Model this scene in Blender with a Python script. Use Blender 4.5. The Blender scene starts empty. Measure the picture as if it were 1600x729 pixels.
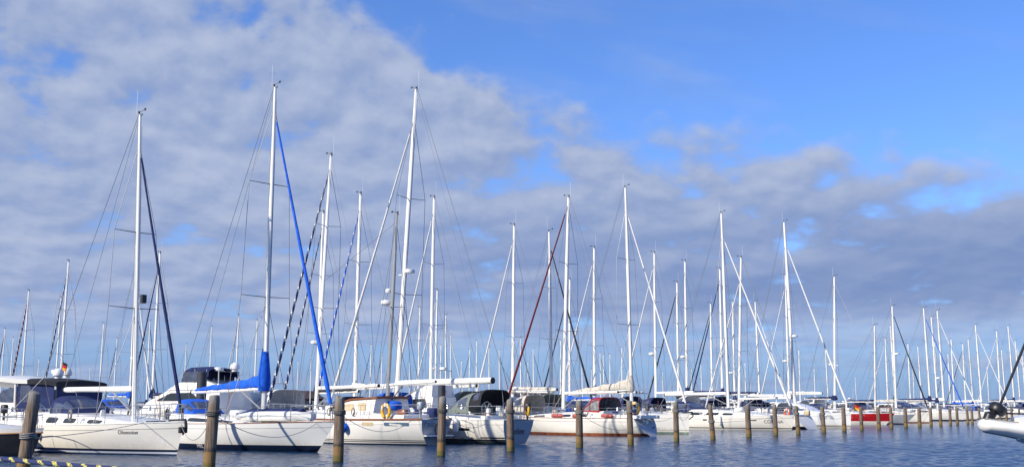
import bpy, bmesh, math, random
from mathutils import Vector
R_ = math.radians
random.seed(7)
SC = bpy.context.scene
COL = SC.collection

# ------------------------------------------------------------------ camera, sky, sun, exposure
EYE, FPX, PITCH = 1.6, 1730.0, math.atan(274.5 / 1730.0)
cam_d = bpy.data.cameras.new("camera"); cam = bpy.data.objects.new("camera", cam_d); COL.objects.link(cam)
cam.location = (0, 0, EYE); cam.rotation_euler = (math.pi / 2 + PITCH, 0, 0)
cam_d.sensor_width = 36; cam_d.lens = 36 * FPX / 1600; cam_d.clip_start = 0.1; cam_d.clip_end = 20000
SC.camera = cam
SC.view_settings.view_transform = 'Standard'; SC.view_settings.look = 'None'
SC.view_settings.gamma = 1; SC.view_settings.use_curve_mapping = False
SC.view_settings.exposure = 0.10
SC.cycles.max_bounces = 6; SC.cycles.diffuse_bounces = 3; SC.cycles.glossy_bounces = 3

SUN_AZ = (-0.80, -0.60)          # where the sun stands, seen from above (x, y)
SUN_EL = 33.0
sd = bpy.data.lights.new("sun", 'SUN'); so = bpy.data.objects.new("sun", sd); COL.objects.link(so)
sd.energy = 5.0; sd.angle = R_(0.55); sd.color = (1.0, 0.92, 0.775)
_s = Vector((SUN_AZ[0] * math.cos(R_(SUN_EL)), SUN_AZ[1] * math.cos(R_(SUN_EL)), math.sin(R_(SUN_EL))))
so.rotation_euler = _s.to_track_quat('Z', 'Y').to_euler()

world = bpy.data.worlds.new("World"); SC.world = world; world.use_nodes = True

class N:
    """small wrapper for building node trees"""
    def __init__(s, tree): s.t = tree
    def new(s, typ, ins=None, **kw):
        n = s.t.nodes.new(typ)
        for k, v in kw.items(): setattr(n, k, v)
        for k, v in (ins or {}).items(): s.set(n, k, v)
        return n
    def set(s, n, k, v):
        i = n.inputs[k]
        if isinstance(v, bpy.types.NodeSocket): s.t.links.new(v, i)
        else: i.default_value = v
    def math(s, op, a, b=0.0, c=None, clamp=False):
        n = s.t.nodes.new('ShaderNodeMath'); n.operation = op; n.use_clamp = clamp
        s.set(n, 0, a); s.set(n, 1, b)
        if c is not None: s.set(n, 2, c)
        return n.outputs[0]
    def mix(s, f, a, b, blend='MIX'):
        n = s.t.nodes.new('ShaderNodeMix'); n.data_type = 'RGBA'; n.blend_type = blend
        s.set(n, 0, f); s.set(n, 6, a); s.set(n, 7, b)
        return n.outputs[2]
    def smooth(s, x, lo, hi, a=0.0, b=1.0):
        n = s.t.nodes.new('ShaderNodeMapRange'); n.interpolation_type = 'SMOOTHSTEP'
        s.set(n, 0, x); s.set(n, 1, lo); s.set(n, 2, hi); s.set(n, 3, a); s.set(n, 4, b)
        return n.outputs[0]
    def noise(s, vec, scale, detail=4.0, rough=0.55, dist=0.0):
        n = s.t.nodes.new('ShaderNodeTexNoise')
        s.set(n, 'Vector', vec); s.set(n, 'Scale', scale); s.set(n, 'Detail', detail); s.set(n, 'Roughness', rough); s.set(n, 'Distortion', dist)
        return n.outputs[0]
    def curve(s, x, pts):
        n = s.t.nodes.new('ShaderNodeFloatCurve'); s.set(n, 1, x); c = n.mapping.curves[0]
        while len(c.points) < len(pts): c.points.new(0.5, 0.5)
        for p, q in zip(c.points, pts): p.location = q
        n.mapping.update(); return n.outputs[0]
    def comb(s, x, y, z=0.0):
        n = s.t.nodes.new('ShaderNodeCombineXYZ'); s.set(n, 0, x); s.set(n, 1, y); s.set(n, 2, z); return n.outputs[0]

def build_sky():
    t = world.node_tree; t.nodes.clear(); n = N(t)
    out = n.new('ShaderNodeOutputWorld'); bg = n.new('ShaderNodeBackground'); S = 0.10
    bg.inputs['Strength'].default_value = S; t.links.new(bg.outputs[0], out.inputs[0])
    sky = n.new('ShaderNodeTexSky', sky_type='NISHITA', sun_disc=False)
    sky.sun_elevation = R_(SUN_EL); sky.sun_rotation = math.atan2(SUN_AZ[0], SUN_AZ[1])
    sky.air_density = 1.0; sky.dust_density = 0.4; sky.ozone_density = 2.5
    tc = n.new('ShaderNodeTexCoord'); sep = n.new('ShaderNodeSeparateXYZ', {0: tc.outputs['Generated']})
    x, y, z = sep.outputs
    az = n.math('MULTIPLY', n.math('ARCTAN2', x, y), 57.29578)
    el = n.math('MULTIPLY', n.math('ARCSINE', z), 57.29578)
    # cloud layer seen in perspective: flat projection, squeezed towards the horizon
    k = n.math('DIVIDE', 1.0, n.math('ADD', n.math('MAXIMUM', z, 0.0), 0.16))
    pv = n.comb(n.math('MULTIPLY', x, k), n.math('MULTIPLY', y, k), 0.0)
    big = n.noise(pv, 1.15, 3.0, 0.5, 0.3)
    cv = n.comb(n.math('MULTIPLY', az, 0.30), n.math('MULTIPLY', n.math('LOGARITHM', n.math('ADD', n.math('MAXIMUM', el, 0.0), 5.0), 2.71828), 9.0), 4.0)
    def field(v): return n.math('ADD', n.math('MULTIPLY', n.noise(v, 0.42, 3.0, 0.5, 0.1), 0.42), n.math('MULTIPLY', n.noise(v, 1.05, 7.0, 0.50, 0.12), 0.58))
    shv = n.new('ShaderNodeVectorMath', {0: cv, 1: (-0.10, 0.26, 0.0)}, operation='ADD').outputs[0]
    tex = field(cv); relief = n.math('SUBTRACT', tex, field(shv))
    # the bank of cloud: its upper edge falls from upper left to right
    f = n.math('DIVIDE', n.math('ADD', az, 60.0), 120.0, clamp=True)
    edge = n.math('MULTIPLY', n.curve(f, [(0, .80), (.30, .75), (.40, .61), (.43, .535), (.4725, .455), (.519, .385), (.56, .35), (.62, .335), (.66, .305), (.707, .265), (1, .34)]), 40.0)
    d = n.math('SUBTRACT', edge, el)
    cover = n.smooth(d, -4.0, 4.6)
    dens = n.math('ADD', n.math('MULTIPLY', cover, 0.86), n.math('MULTIPLY', n.math('MULTIPLY', n.math('SUBTRACT', tex, 0.475), 4.2), n.math('ADD', 0.30, n.math('MULTIPLY', cover, 0.70))))
    dens = n.smooth(dens, 0.26, 0.80)
    wisp = n.smooth(n.noise(n.comb(n.math('MULTIPLY', az, 0.25), n.math('ADD', el, n.math('MULTIPLY', az, 0.2)), 1.0), 0.30, 4.0, 0.5, 0.3), 0.46, 0.80)
    dens = n.math('MAXIMUM', dens, n.math('MULTIPLY', wisp, 0.34))
    low = n.smooth(el, 1.6, 5.2)                               # below, only thin streaks
    streak = n.smooth(n.noise(n.comb(n.math('MULTIPLY', az, 0.10), n.math('MULTIPLY', el, 1.25), 5.0), 0.9, 5.0, 0.55, 0.2), 0.42, 0.68)
    dens = n.math('ADD', n.math('MULTIPLY', dens, low), n.math('MULTIPLY', n.math('MULTIPLY', streak, 0.62), n.math('SUBTRACT', 1.0, low)), clamp=True)
    # colours of the cloud: pale violet grey, brighter on the upper sides of the lumps, slate undersides
    lump = n.smooth(n.math('ADD', n.math('MULTIPLY', relief, 1.5), n.math('MULTIPLY', n.math('SUBTRACT', tex, 0.5), 0.7)), -0.26, 0.30)
    base = n.mix(lump, (0.255, 0.343, 0.575, 1), (0.42, 0.49, 0.67, 1))
    slate = n.math('MULTIPLY', n.smooth(el, 3.4, 6.0), n.smooth(el, 12.0, 6.8))
    slate = n.math('MULTIPLY', slate, n.smooth(az, -13.0, 5.0))
    slate = n.math('MULTIPLY', slate, n.smooth(big, 0.25, 0.55))
    base = n.mix(n.math('MULTIPLY', slate, 0.68), base, (0.15, 0.24, 0.485, 1))
    glow = n.smooth(relief, 0.09, 0.22)
    base = n.mix(n.math('MULTIPLY', glow, 0.30), base, (0.575, 0.62, 0.74, 1))
    cl = n.mix(1.0, base, (1 / S, 1 / S, 1 / S, 1), 'MULTIPLY')
    clear = n.mix(1.0, sky.outputs[0], (SKY_T[0], SKY_T[1], SKY_T[2], 1), 'MULTIPLY')
    hz = n.smooth(el, 9.0, 0.0)                                # pale air low down
    clear = n.mix(n.math('MULTIPLY', hz, 0.85), clear, (0.195 / S, 0.325 / S, 0.595 / S, 1))
    col = n.mix(dens, clear, cl)
    t.links.new(col, bg.inputs['Color'])
SKY_T = (0.82, 1.15, 1.82)
build_sky()

# ------------------------------------------------------------------ where a pixel of the 1600 x 729 photograph lies in the place
FW = Vector((0, math.cos(PITCH), math.sin(PITCH))); UP = Vector((0, -math.sin(PITCH), math.cos(PITCH)))
def ray(px, py): return Vector(((px - 800) / FPX, 0, 0)) + UP * ((364.5 - py) / FPX) + FW
def ground(px, py, z=0.0):
    r = ray(px, py); k = (z - EYE) / r.z
    return Vector((r.x * k, r.y * k, z))
def at_y(px, py, y):
    r = ray(px, py); k = y / r.y
    return Vector((r.x * k, y, EYE + r.z * k))
ROW = Vector((0.53, 0.848, 0)).normalized()          # direction of the row of posts and pontoons
AWAY = Vector((-ROW.y, ROW.x, 0))                     # across the rows, away from the camera
HEAD = Vector((0.68, -0.733, 0)).normalized()        # the way the berths point
SIDE = Vector((HEAD.y, -HEAD.x, 0))                   # across a boat
P0 = ground(330, 734)
def on_line(px, origin, direc, py=640):
    """distance along a plan line at which it crosses the column px"""
    r = ray(px, py); det = direc.x * (-r.y) + direc.y * r.x
    return (-origin.x * (-r.y) - origin.y * r.x) / det
def on_row(px, off=0.0): 
    o = P0 + AWAY * off; return o + ROW * on_line(px, o, ROW)

# ------------------------------------------------------------------ materials
def mat(name, col, rough=0.5, metal=0.0, var=0.0, scale=6.0, bump=0.0, spec=0.5, coat=0.0, trans=0.0, stretch=(1, 1, 1)):
    m = bpy.data.materials.new(name); m.use_nodes = True; t = m.node_tree; n = N(t)
    b = t.nodes['Principled BSDF']
    b.inputs['Base Color'].default_value = (*col, 1); b.inputs['Roughness'].default_value = rough
    b.inputs['Metallic'].default_value = metal; b.inputs['Specular IOR Level'].default_value = spec
    b.inputs['Coat Weight'].default_value = coat
    b.inputs['Transmission Weight'].default_value = trans
    if var or bump:
        tc = n.new('ShaderNodeTexCoord'); mp = n.new('ShaderNodeMapping', {0: tc.outputs['Object'], 'Scale': stretch})
        ns = n.noise(mp.outputs[0], scale, 6.0, 0.6)
        if var:
            f = n.smooth(ns, 0.32, 0.70)
            c = n.mix(f, tuple(x * (1 - var) for x in col) + (1,), tuple(min(1, x * (1 + var * .6)) for x in col) + (1,))
            t.links.new(c, b.inputs['Base Color'])
            t.links.new(n.math('ADD', n.math('MULTIPLY', f, -0.12), rough + 0.06), b.inputs['Roughness'])
        if bump:
            bp = n.new('ShaderNodeBump', {'Strength': bump, 'Distance': 0.02, 'Height': ns}); t.links.new(bp.outputs[0], b.inputs['Normal'])
    return m
def gelcoat(name, col):
    """painted hull: a yellowish scum line over the water, faint rusty runs and scuffs"""
    m = mat(name, col, 0.22, coat=0.3); t = m.node_tree; n = N(t); b = t.nodes['Principled BSDF']
    tc = n.new('ShaderNodeTexCoord'); p = tc.outputs['Object']; z = n.new('ShaderNodeSeparateXYZ', {0: p}).outputs[2]
    run = n.noise(n.new('ShaderNodeMapping', {0: p, 'Scale': (7, 7, .5)}).outputs[0], 1.0, 5.0, 0.6)
    patch = n.noise(n.new('ShaderNodeMapping', {0: p, 'Scale': (.8, .8, 2.2)}).outputs[0], 1.2, 6.0, 0.65)
    scuff = n.noise(n.new('ShaderNodeMapping', {0: p, 'Scale': (2.2, 2.2, 14)}).outputs[0], 1.6, 4.0, 0.6)
    c = n.mix(n.smooth(patch, .35, .7), tuple(x * .95 for x in col) + (1,), col + (1,))
    scum = n.math('MULTIPLY', n.smooth(n.math('ADD', z, n.math('MULTIPLY', n.math('SUBTRACT', run, .5), .5)), .50, .14), .30)
    c = n.mix(scum, c, (0.50, 0.40, 0.25, 1))
    c = n.mix(n.math('MULTIPLY', n.smooth(run, .62, .80), .18), c, (0.42, 0.32, 0.20, 1))
    c = n.mix(n.math('MULTIPLY', n.smooth(scuff, .66, .76), .20), c, (0.30, 0.30, 0.30, 1))
    t.links.new(c, b.inputs['Base Color']); t.links.new(n.math('ADD', n.math('MULTIPLY', patch, .22), .12), b.inputs['Roughness'])
    return m
M = dict(
    gel=gelcoat('white_gelcoat', (0.85, 0.83, 0.775)), cream=gelcoat('cream_gelcoat', (0.85, 0.815, 0.735)), cool=gelcoat('cool_white_gelcoat', (0.84, 0.84, 0.82)),
    deck=mat('deck_white', (0.76, 0.75, 0.71), 0.5, var=0.10, scale=3.0),
    navy=mat('navy_paint', (0.012, 0.018, 0.05), 0.35),
    black=mat('black_paint', (0.014, 0.015, 0.018), 0.4),
    blueaf=mat('blue_antifouling', (0.02, 0.035, 0.08), 0.6, var=0.3),
    greyaf=mat('grey_green_antifouling', (0.12, 0.14, 0.125), 0.6, var=0.3),
    greenaf=mat('green_antifouling', (0.25, 0.33, 0.27), 0.6, var=0.25),
    rust=mat('rust_red_antifouling', (0.30, 0.085, 0.03), 0.65, var=0.45, scale=2.0),
    red=mat('red_paint', (0.40, 0.009, 0.016), 0.3, var=0.08),
    greyline=mat('grey_cove_line', (0.17, 0.17, 0.18), 0.5),
    redline=mat('brown_red_cove_line', (0.20, 0.06, 0.05), 0.5),
    greypaint_shade=mat('grey_paint_and_transom_shade', (0.40, 0.43, 0.47), 0.35, var=0.06),  # grey paint of fittings; on transoms it is shade put into the colour
    alu=mat('white_mast_paint', (0.80, 0.79, 0.755), 0.34, var=0.06, scale=2.0, stretch=(3, 3, .4)),
    alug=mat('grey_anodised_mast', (0.35, 0.355, 0.355), 0.35, metal=0.3, var=0.12, scale=2.0),
    steel=mat('stainless_steel', (0.62, 0.62, 0.62), 0.25, metal=0.85),
    wire=mat('rigging_wire', (0.23, 0.235, 0.25), 0.45, metal=0.3),
    dark=mat('dark_fitting', (0.03, 0.03, 0.035), 0.5),
    glass=mat('dark_window_glass', (0.025, 0.03, 0.036), 0.08, spec=0.8),
    blueglass=mat('blue_grey_window', (0.10, 0.16, 0.24), 0.12, spec=0.8),
    clearl=mat('pale_vinyl_window', (0.24, 0.25, 0.26), 0.15, spec=0.7, var=0.45, scale=5.0),
    clear=mat('clear_vinyl_window', (0.075, 0.09, 0.14), 0.15, spec=0.7, var=0.35, scale=3.0),
    cnavy=mat('navy_canvas', (0.010, 0.022, 0.10), 0.9, var=0.22, scale=4.0, bump=0.25),
    cblue=mat('bright_blue_canvas', (0.003, 0.105, 0.62), 0.9, var=0.22, scale=4.0, bump=0.35),
    cblack=mat('black_canvas', (0.016, 0.018, 0.024), 0.85, var=0.2, scale=4.0, bump=0.25),
    cgrey=mat('sage_grey_canvas', (0.17, 0.20, 0.185), 0.85, var=0.12, scale=4.0, bump=0.25),
    cred=mat('red_canvas', (0.36, 0.012, 0.03), 0.8, var=0.15, scale=4.0, bump=0.2),
    cmar=mat('maroon_canvas', (0.15, 0.008, 0.018), 0.8, var=0.2, scale=4.0),
    cbeige=mat('beige_canvas', (0.56, 0.52, 0.45), 0.85, var=0.14, scale=3.0, bump=0.4),
    cwhite=mat('white_canvas', (0.72, 0.71, 0.68), 0.8, var=0.1, scale=4.0, bump=0.3),
    teak=mat('varnished_teak', (0.26, 0.085, 0.032), 0.4, var=0.3, scale=5.0, stretch=(.4, 4, 4)),
    wheat=mat('wheat_curtain', (0.55, 0.45, 0.28), 0.8, var=0.15, scale=8.0),
    dome=mat('radome_plastic', (0.78, 0.78, 0.77), 0.3),
    yellow=mat('yellow_foam', (0.82, 0.43, 0.012), 0.55, var=0.1),
    orange=mat('orange_plastic', (0.75, 0.10, 0.02), 0.5),
    fwhite=mat('white_fender_vinyl', (0.76, 0.76, 0.74), 0.4),
    fred=mat('faded_red_vinyl', (0.42, 0.10, 0.09), 0.5),
    rope=mat('grey_mooring_rope', (0.30, 0.29, 0.27), 0.9, var=0.25, scale=20.0),
    rubber=mat('black_rubber', (0.02, 0.02, 0.02), 0.7),
    letter=mat('dark_lettering', (0.06, 0.05, 0.055), 0.5),
    wletter=mat('white_lettering', (0.75, 0.75, 0.75), 0.5),
    pale=mat('pale_boot_stripe', (0.60, 0.64, 0.72), 0.35),
    brick=None, roofm=mat('brown_roof', (0.085, 0.052, 0.045), 0.8, var=0.25, scale=2.0),
    flag=None,
)

class MB:
    """collects geometry, then links it as one mesh object"""
    def __init__(s): s.v, s.f, s.m = [], [], []
    def add(s, vs, fs, m=0):
        o = len(s.v); s.v += [tuple(p) for p in vs]; s.f += [tuple(i + o for i in f) for f in fs]; s.m += [m] * len(fs)
    def loft(s, secs, m=0, ring=True, cap0=True, cap1=True, mf=None):
        n = len(secs[0]); vs = [p for c in secs for p in c]; o = len(s.v); s.v += [tuple(p) for p in vs]
        for i in range(len(secs) - 1):
            for j in range(n if ring else n - 1):
                k = (j + 1) % n
                s.f.append((o + i * n + j, o + i * n + k, o + (i + 1) * n + k, o + (i + 1) * n + j))
                s.m.append(mf(i, j) if mf else m)
        if ring and cap0: s.f.append(tuple(o + j for j in range(n))[::-1]); s.m.append(mf(0, 0) if mf else m)
        if ring and cap1: s.f.append(tuple(o + (len(secs) - 1) * n + j for j in range(n))); s.m.append(mf(len(secs) - 2, 0) if mf else m)
        return s
    def tube(s, pts, r, n=8, m=0, ry=None, mf=None, caps=True):
        pts = [Vector(p) for p in pts]; secs = []
        for i, p in enumerate(pts):
            a = pts[max(0, i - 1)]; b = pts[min(len(pts) - 1, i + 1)]; t = (b - a).normalized()
            ref = Vector((0, 1, 0)) if abs(t.y) < 0.9 else Vector((0, 0, 1))
            u = t.cross(ref).normalized(); w = t.cross(u).normalized()
            ra = r[i] if isinstance(r, (list, tuple)) else r
            rb = (ry[i] if isinstance(ry, (list, tuple)) else ry) if ry is not None else ra
            secs.append([p + u * (ra * math.cos(2 * math.pi * j / n)) + w * (rb * math.sin(2 * math.pi * j / n)) for j in range(n)])
        return s.loft(secs, m, True, caps, caps, mf)
    def box(s, x0, x1, y0, y1, z0, z1, m=0, ch=0.0):
        if ch <= 0:
            vs = [(x, y, z) for x in (x0, x1) for y in (y0, y1) for z in (z0, z1)]
            s.add(vs, [(0, 1, 3, 2), (4, 6, 7, 5), (0, 4, 5, 1), (2, 3, 7, 6), (0, 2, 6, 4), (1, 5, 7, 3)], m); return s
        def sec(z, i):
            a, b, c, d = x0 + i, x1 - i, y0 + i, y1 - i; e = ch
            return [(a + e, c, z), (b - e, c, z), (b, c + e, z), (b, d - e, z), (b - e, d, z), (a + e, d, z), (a, d - e, z), (a, c + e, z)]
        return s.loft([sec(z0, ch * .6), sec(z0 + ch * .6, 0), sec(z1 - ch * .6, 0), sec(z1, ch * .6)], m)
    def lathe(s, prof, c=(0, 0, 0), n=16, m=0, axis='z', mf=None):
        secs = []
        for r, h in prof:
            q = []
            for j in range(n):
                a = 2 * math.pi * j / n; p = (r * math.cos(a), r * math.sin(a), h)
                if axis == 'x': p = (h, p[0], p[1])
                if axis == 'y': p = (p[0], h, p[1])
                q.append((p[0] + c[0], p[1] + c[1], p[2] + c[2]))
            secs.append(q)
        return s.loft(secs, m, mf=mf)
    def sheet(s, grid, m=0, th=0.0):
        """a grid of points as a sheet; th gives it thickness along its own normals, roughly"""
        if th <= 0: return s.loft(grid, m, ring=False)
        g = [[Vector(p) for p in row] for row in grid]; top = []
        for i, row in enumerate(g):
            q = []
            for j, p in enumerate(row):
                a = g[min(i + 1, len(g) - 1)][j] - g[max(i - 1, 0)][j]; b = row[min(j + 1, len(row) - 1)] - row[max(j - 1, 0)]
                nn = a.cross(b); nn = nn.normalized() if nn.length > 1e-9 else Vector((0, 0, 1))
                q.append(p + nn * th)
            top.append(q)
        s.loft(g, m, ring=False); s.loft(top, m, ring=False)
        edge = lambda G: G[0] + [r[-1] for r in G[1:]] + G[-1][-2::-1] + [r[0] for r in G[-2:0:-1]]
        s.loft([edge(g), edge(top)], m, True, False, False)
        return s
    def build(s, name, mats, parent=None, smooth=True, ang=38, label=None):
        me = bpy.data.meshes.new(name); me.from_pydata(s.v, [], s.f); 
        mats = mats if isinstance(mats, (list, tuple)) else [mats]
        for q in mats: me.materials.append(M[q] if isinstance(q, str) else q)
        me.polygons.foreach_set('material_index', s.m)
        bm = bmesh.new(); bm.from_mesh(me); bmesh.ops.remove_doubles(bm, verts=bm.verts, dist=1e-5)
        bmesh.ops.dissolve_degenerate(bm, edges=bm.edges, dist=1e-6)
        bmesh.ops.recalc_face_normals(bm, faces=bm.faces); bm.to_mesh(me); bm.free()
        if smooth:
            me.polygons.foreach_set('use_smooth', [True] * len(me.polygons)); me.set_sharp_from_angle(angle=R_(ang))
        return link(name, me, parent, label)
def link(name, me, parent=None, label=None):
    o = bpy.data.objects.new(name, me); COL.objects.link(o)
    if parent is not None: o.parent = parent
    if label: o['label'] = label
    return o
def tag(o, label, cat, group=None):
    o['label'] = label; o['category'] = cat
    if group: o['group'] = group
    return o
def thing(name, label, cat, loc=(0, 0, 0), rz=0.0, group=None, scale=1.0):
    o = bpy.data.objects.new(name, None); COL.objects.link(o); o.empty_display_size = 0.3
    o.location = loc; o.rotation_euler = (0, 0, rz); o.scale = (scale,) * 3
    return tag(o, label, cat, group)
def structure(name, mb, m, **k):
    o = mb.build(name, m, **k); o['kind'] = 'structure'; return o
def lerp(a, b, t): return a + (b - a) * t
def text_mesh(name, body, size, parent, m, loc, rot, shear=0.0, ext=0.004, align='CENTER'):
    cu = bpy.data.curves.new(name, 'FONT'); cu.body = body; cu.size = size; cu.shear = shear; cu.extrude = ext
    cu.align_x = align; cu.resolution_u = 3
    tmp = bpy.data.objects.new(name, cu); COL.objects.link(tmp)
    bpy.context.view_layer.update()
    me = bpy.data.meshes.new_from_object(tmp.evaluated_get(bpy.context.evaluated_depsgraph_get()))
    bpy.data.objects.remove(tmp); me.materials.clear(); me.materials.append(M[m])
    o = link(name, me, parent); o.location = loc; o.rotation_euler = rot
    return o
# ------------------------------------------------------------------ boats
class Hull:
    """local frame: x forward from the stern at the waterline, y to port, z up from the water"""
    def __init__(s, Lw, B, fb, fs, over=0.35, tr=0.3, st=0.72, sag=0.06, full=2.3, wl=0.90, wls=0.6):
        s.Lw, s.B, s.fb, s.fs, s.over, s.tr, s.st, s.sag, s.full, s.wl, s.wls = Lw, B, fb, fs, over, tr, st, sag, full, wl, wls
    def zs(s, u): return s.fs + (s.fb - s.fs) * u ** 1.3 - s.sag * math.sin(math.pi * u)
    def x(s, u, v):
        v = max(v, -0.35); a = s.tr * v; b = s.Lw + s.over * (v if v > 0 else v * 1.6)
        return a + (b - a) * u
    def fd(s, u):
        if u > .42: return max(0.0, 1 - ((u - .42) / .58) ** s.full) ** 0.92
        return 1 - (1 - s.st) * ((.42 - u) / .42) ** 2
    def zk(s, u): return -0.55 * math.sin(math.pi * min(1, max(0, 0.06 + u * 0.9))) ** .8 + (0.03 if u == 0 else 0)
    def y(s, u, z):
        zs = s.zs(u); v = z / zs
        wl = lerp(s.wls, s.wl, min(1, u / .35)) if u < .35 else lerp(s.wl, 0.42, ((u - .35) / .65) ** 2.2)
        if z >= 0: g = wl + (1 - wl) * (1 - (1 - min(v, 1)) ** 1.9)
        else:
            q = z / s.zk(u) if s.zk(u) < -1e-3 else 1.0
            g = wl * math.sqrt(max(0.0, 1 - q * q))
        return s.B / 2 * s.fd(u) * g
    def pt(s, u, z, side, off=0.0):
        return Vector((s.x(u, z / s.zs(u)), side * (s.y(u, z) + off), z))
    def u_at(s, x, v=1.0):
        a = s.tr * v; b = s.Lw + s.over * v; return min(1, max(0, (x - a) / (b - a)))
    def deck_half(s, x): return s.B / 2 * s.fd(s.u_at(x))
    def deck_z(s, x): return s.zs(s.u_at(x)) - 0.03
    def levels(s, bands):
        """bands: list of (top, material index); a top above 5 means a fraction of the sheer (5 + fraction)"""
        L = [(-0.5, 0), (-0.2, 0)]
        prev = 0
        for top, m in bands: L.append((top, m))
        return L
    def build(s, parent, bands, mats, NU=30, name='hull'):
        L = s.levels(bands); mb = MB(); rows = []
        us = [(i / NU) for i in range(NU + 1)]; us = [u ** 0.9 if u > 0 else 0 for u in us]
        for side in (1, -1):
            secs = []
            for u in us:
                zk, zs = s.zk(u), s.zs(u); c = []
                for top, m in L:
                    z = top if top < 5 else (top - 5) * zs
                    z = max(min(z, zs), zk)
                    c.append(s.pt(u, z, side))
                secs.append([Vector((c[0].x, 0, c[0].z))] + c)
            mb.loft(secs, ring=False, mf=lambda i, j: L[j][1] if j < len(L) else 0)
        h = mb.build(name, mats, parent, ang=50)
        # transom
        tb = MB(); A = []; 
        zz = [0.0, .1, .2, .35, .5, .65, .8, .9, 1.0]
        for side in (1, -1):
            A.append([s.pt(0, max(s.zk(0), v * s.zs(0)), side) - Vector((0.004, 0, 0)) for v in zz])
        tb.loft([[a, Vector((a.x, 0, a.z)), b] for a, b in zip(*A)], ring=False)
        return h, tb
    def rail(s, parent, m, r=0.02, name='toe_rail', dz=0.0):
        mb = MB()
        for side in (1, -1):
            mb.tube([s.pt(u, s.zs(u), side) + Vector((0, 0, dz)) for u in [i / 24 for i in range(25)]], r, 6)
        return mb.build(name, m, parent)
    def deck(s, parent, m='deck', name='deck', u0=0.0):
        mb = MB(); secs = []
        for i in range(25):
            u = u0 + (1 - u0) * i / 24; b = s.B / 2 * s.fd(u) * 0.985; z = s.zs(u) - 0.03; x = s.x(u, 1)
            secs.append([(x, b * q, z + 0.07 * (1 - q * q) * min(1, b)) for q in (1, .8, .4, 0, -.4, -.8, -1)])
        mb.loft(secs, ring=False); return mb.build(name, m, parent)

class House:
    """coachroof or wheelhouse standing on the deck from xa (aft) to xb (front)"""
    def __init__(s, hull, xa, xb, w, H, pw=2.6, inset=0.12, aft=0.0, front=0.15, zbase=None):
        s.h, s.xa, s.xb, s.w, s.H, s.pw, s.inset, s.front, s.zb = hull, xa, xb, w, H, pw, inset, front, zbase
    def half(s, x): return max(0.12, min(s.w, s.h.deck_half(x) - 0.30))
    def top(s, x):
        p = min(1, max(0, (x - s.xa) / (s.xb - s.xa))); return max(0.02, s.H * (1 - s.front * p - (1 - s.front) * p ** s.pw))
    def base(s, x): return (s.zb if s.zb is not None else s.h.deck_z(x)) + 0.03
    def side_pt(s, x, t, side, off=0.0):
        w, H = s.half(x), s.top(x)
        return Vector((x, side * (w * (1 - s.inset * t) + off), s.base(x) + H * t * .86))
    def build(s, parent, m='gel', name='coachroof', n=16):
        secs = []
        for i in range(n + 1):
            x = lerp(s.xa, s.xb, i / n); w, H, z = s.half(x), s.top(x), s.base(x); k = 1 - s.inset
            q = [(w, -0.06), (w * (1 - s.inset * .5), H * .43), (w * k, H * .86), (w * (k - .06), H * .96), (w * .45, H * 1.02), (0, H * 1.05)]
            secs.append([(x, a, z + b) for a, b in q] + [(x, -a, z + b) for a, b in q[-2::-1]])
        mb = MB(); mb.loft(secs); s.o = mb.build(name, m, parent, ang=40); return s.o
    def window(s, x0, x1, t0, t1, side, m='glass', name='cabin_window', parent=None, rnd=0.35, slant=0.0):
        mb = MB(); pts = []
        n = 24
        for j in range(n):
            a = 2 * math.pi * j / n; c, d = math.cos(a), math.sin(a)
            e = rnd
            cx = math.copysign(abs(c) ** e, c); cz = math.copysign(abs(d) ** e, d)
            t = lerp(t0, t1, (cz + 1) / 2); x = lerp(x0, x1, (cx + 1) / 2) + slant * (t - t0)
            pts.append((x, t))
        mb.loft([[s.side_pt(x, t, side, -.01) for x, t in pts], [s.side_pt(x, t, side, .012) for x, t in pts]])
        return mb.build(name, m, parent or s.o, ang=30)

def hull_window(h, parent, x0, x1, z0, z1, side, m='glass', name='porthole', rnd=0.35):
    mb = MB(); pts = []
    for j in range(20):
        a = 2 * math.pi * j / 20; c, d = math.cos(a), math.sin(a)
        pts.append((lerp(x0, x1, (math.copysign(abs(c) ** rnd, c) + 1) / 2), lerp(z0, z1, (math.copysign(abs(d) ** rnd, d) + 1) / 2)))
    f = lambda x, z, o: h.pt(h.u_at(x, z / 1.1), z, side, o)
    mb.loft([[f(x, z, -.02) for x, z in pts], [f(x, z, .008) for x, z in pts]])
    return mb.build(name, m, parent, ang=30)

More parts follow.
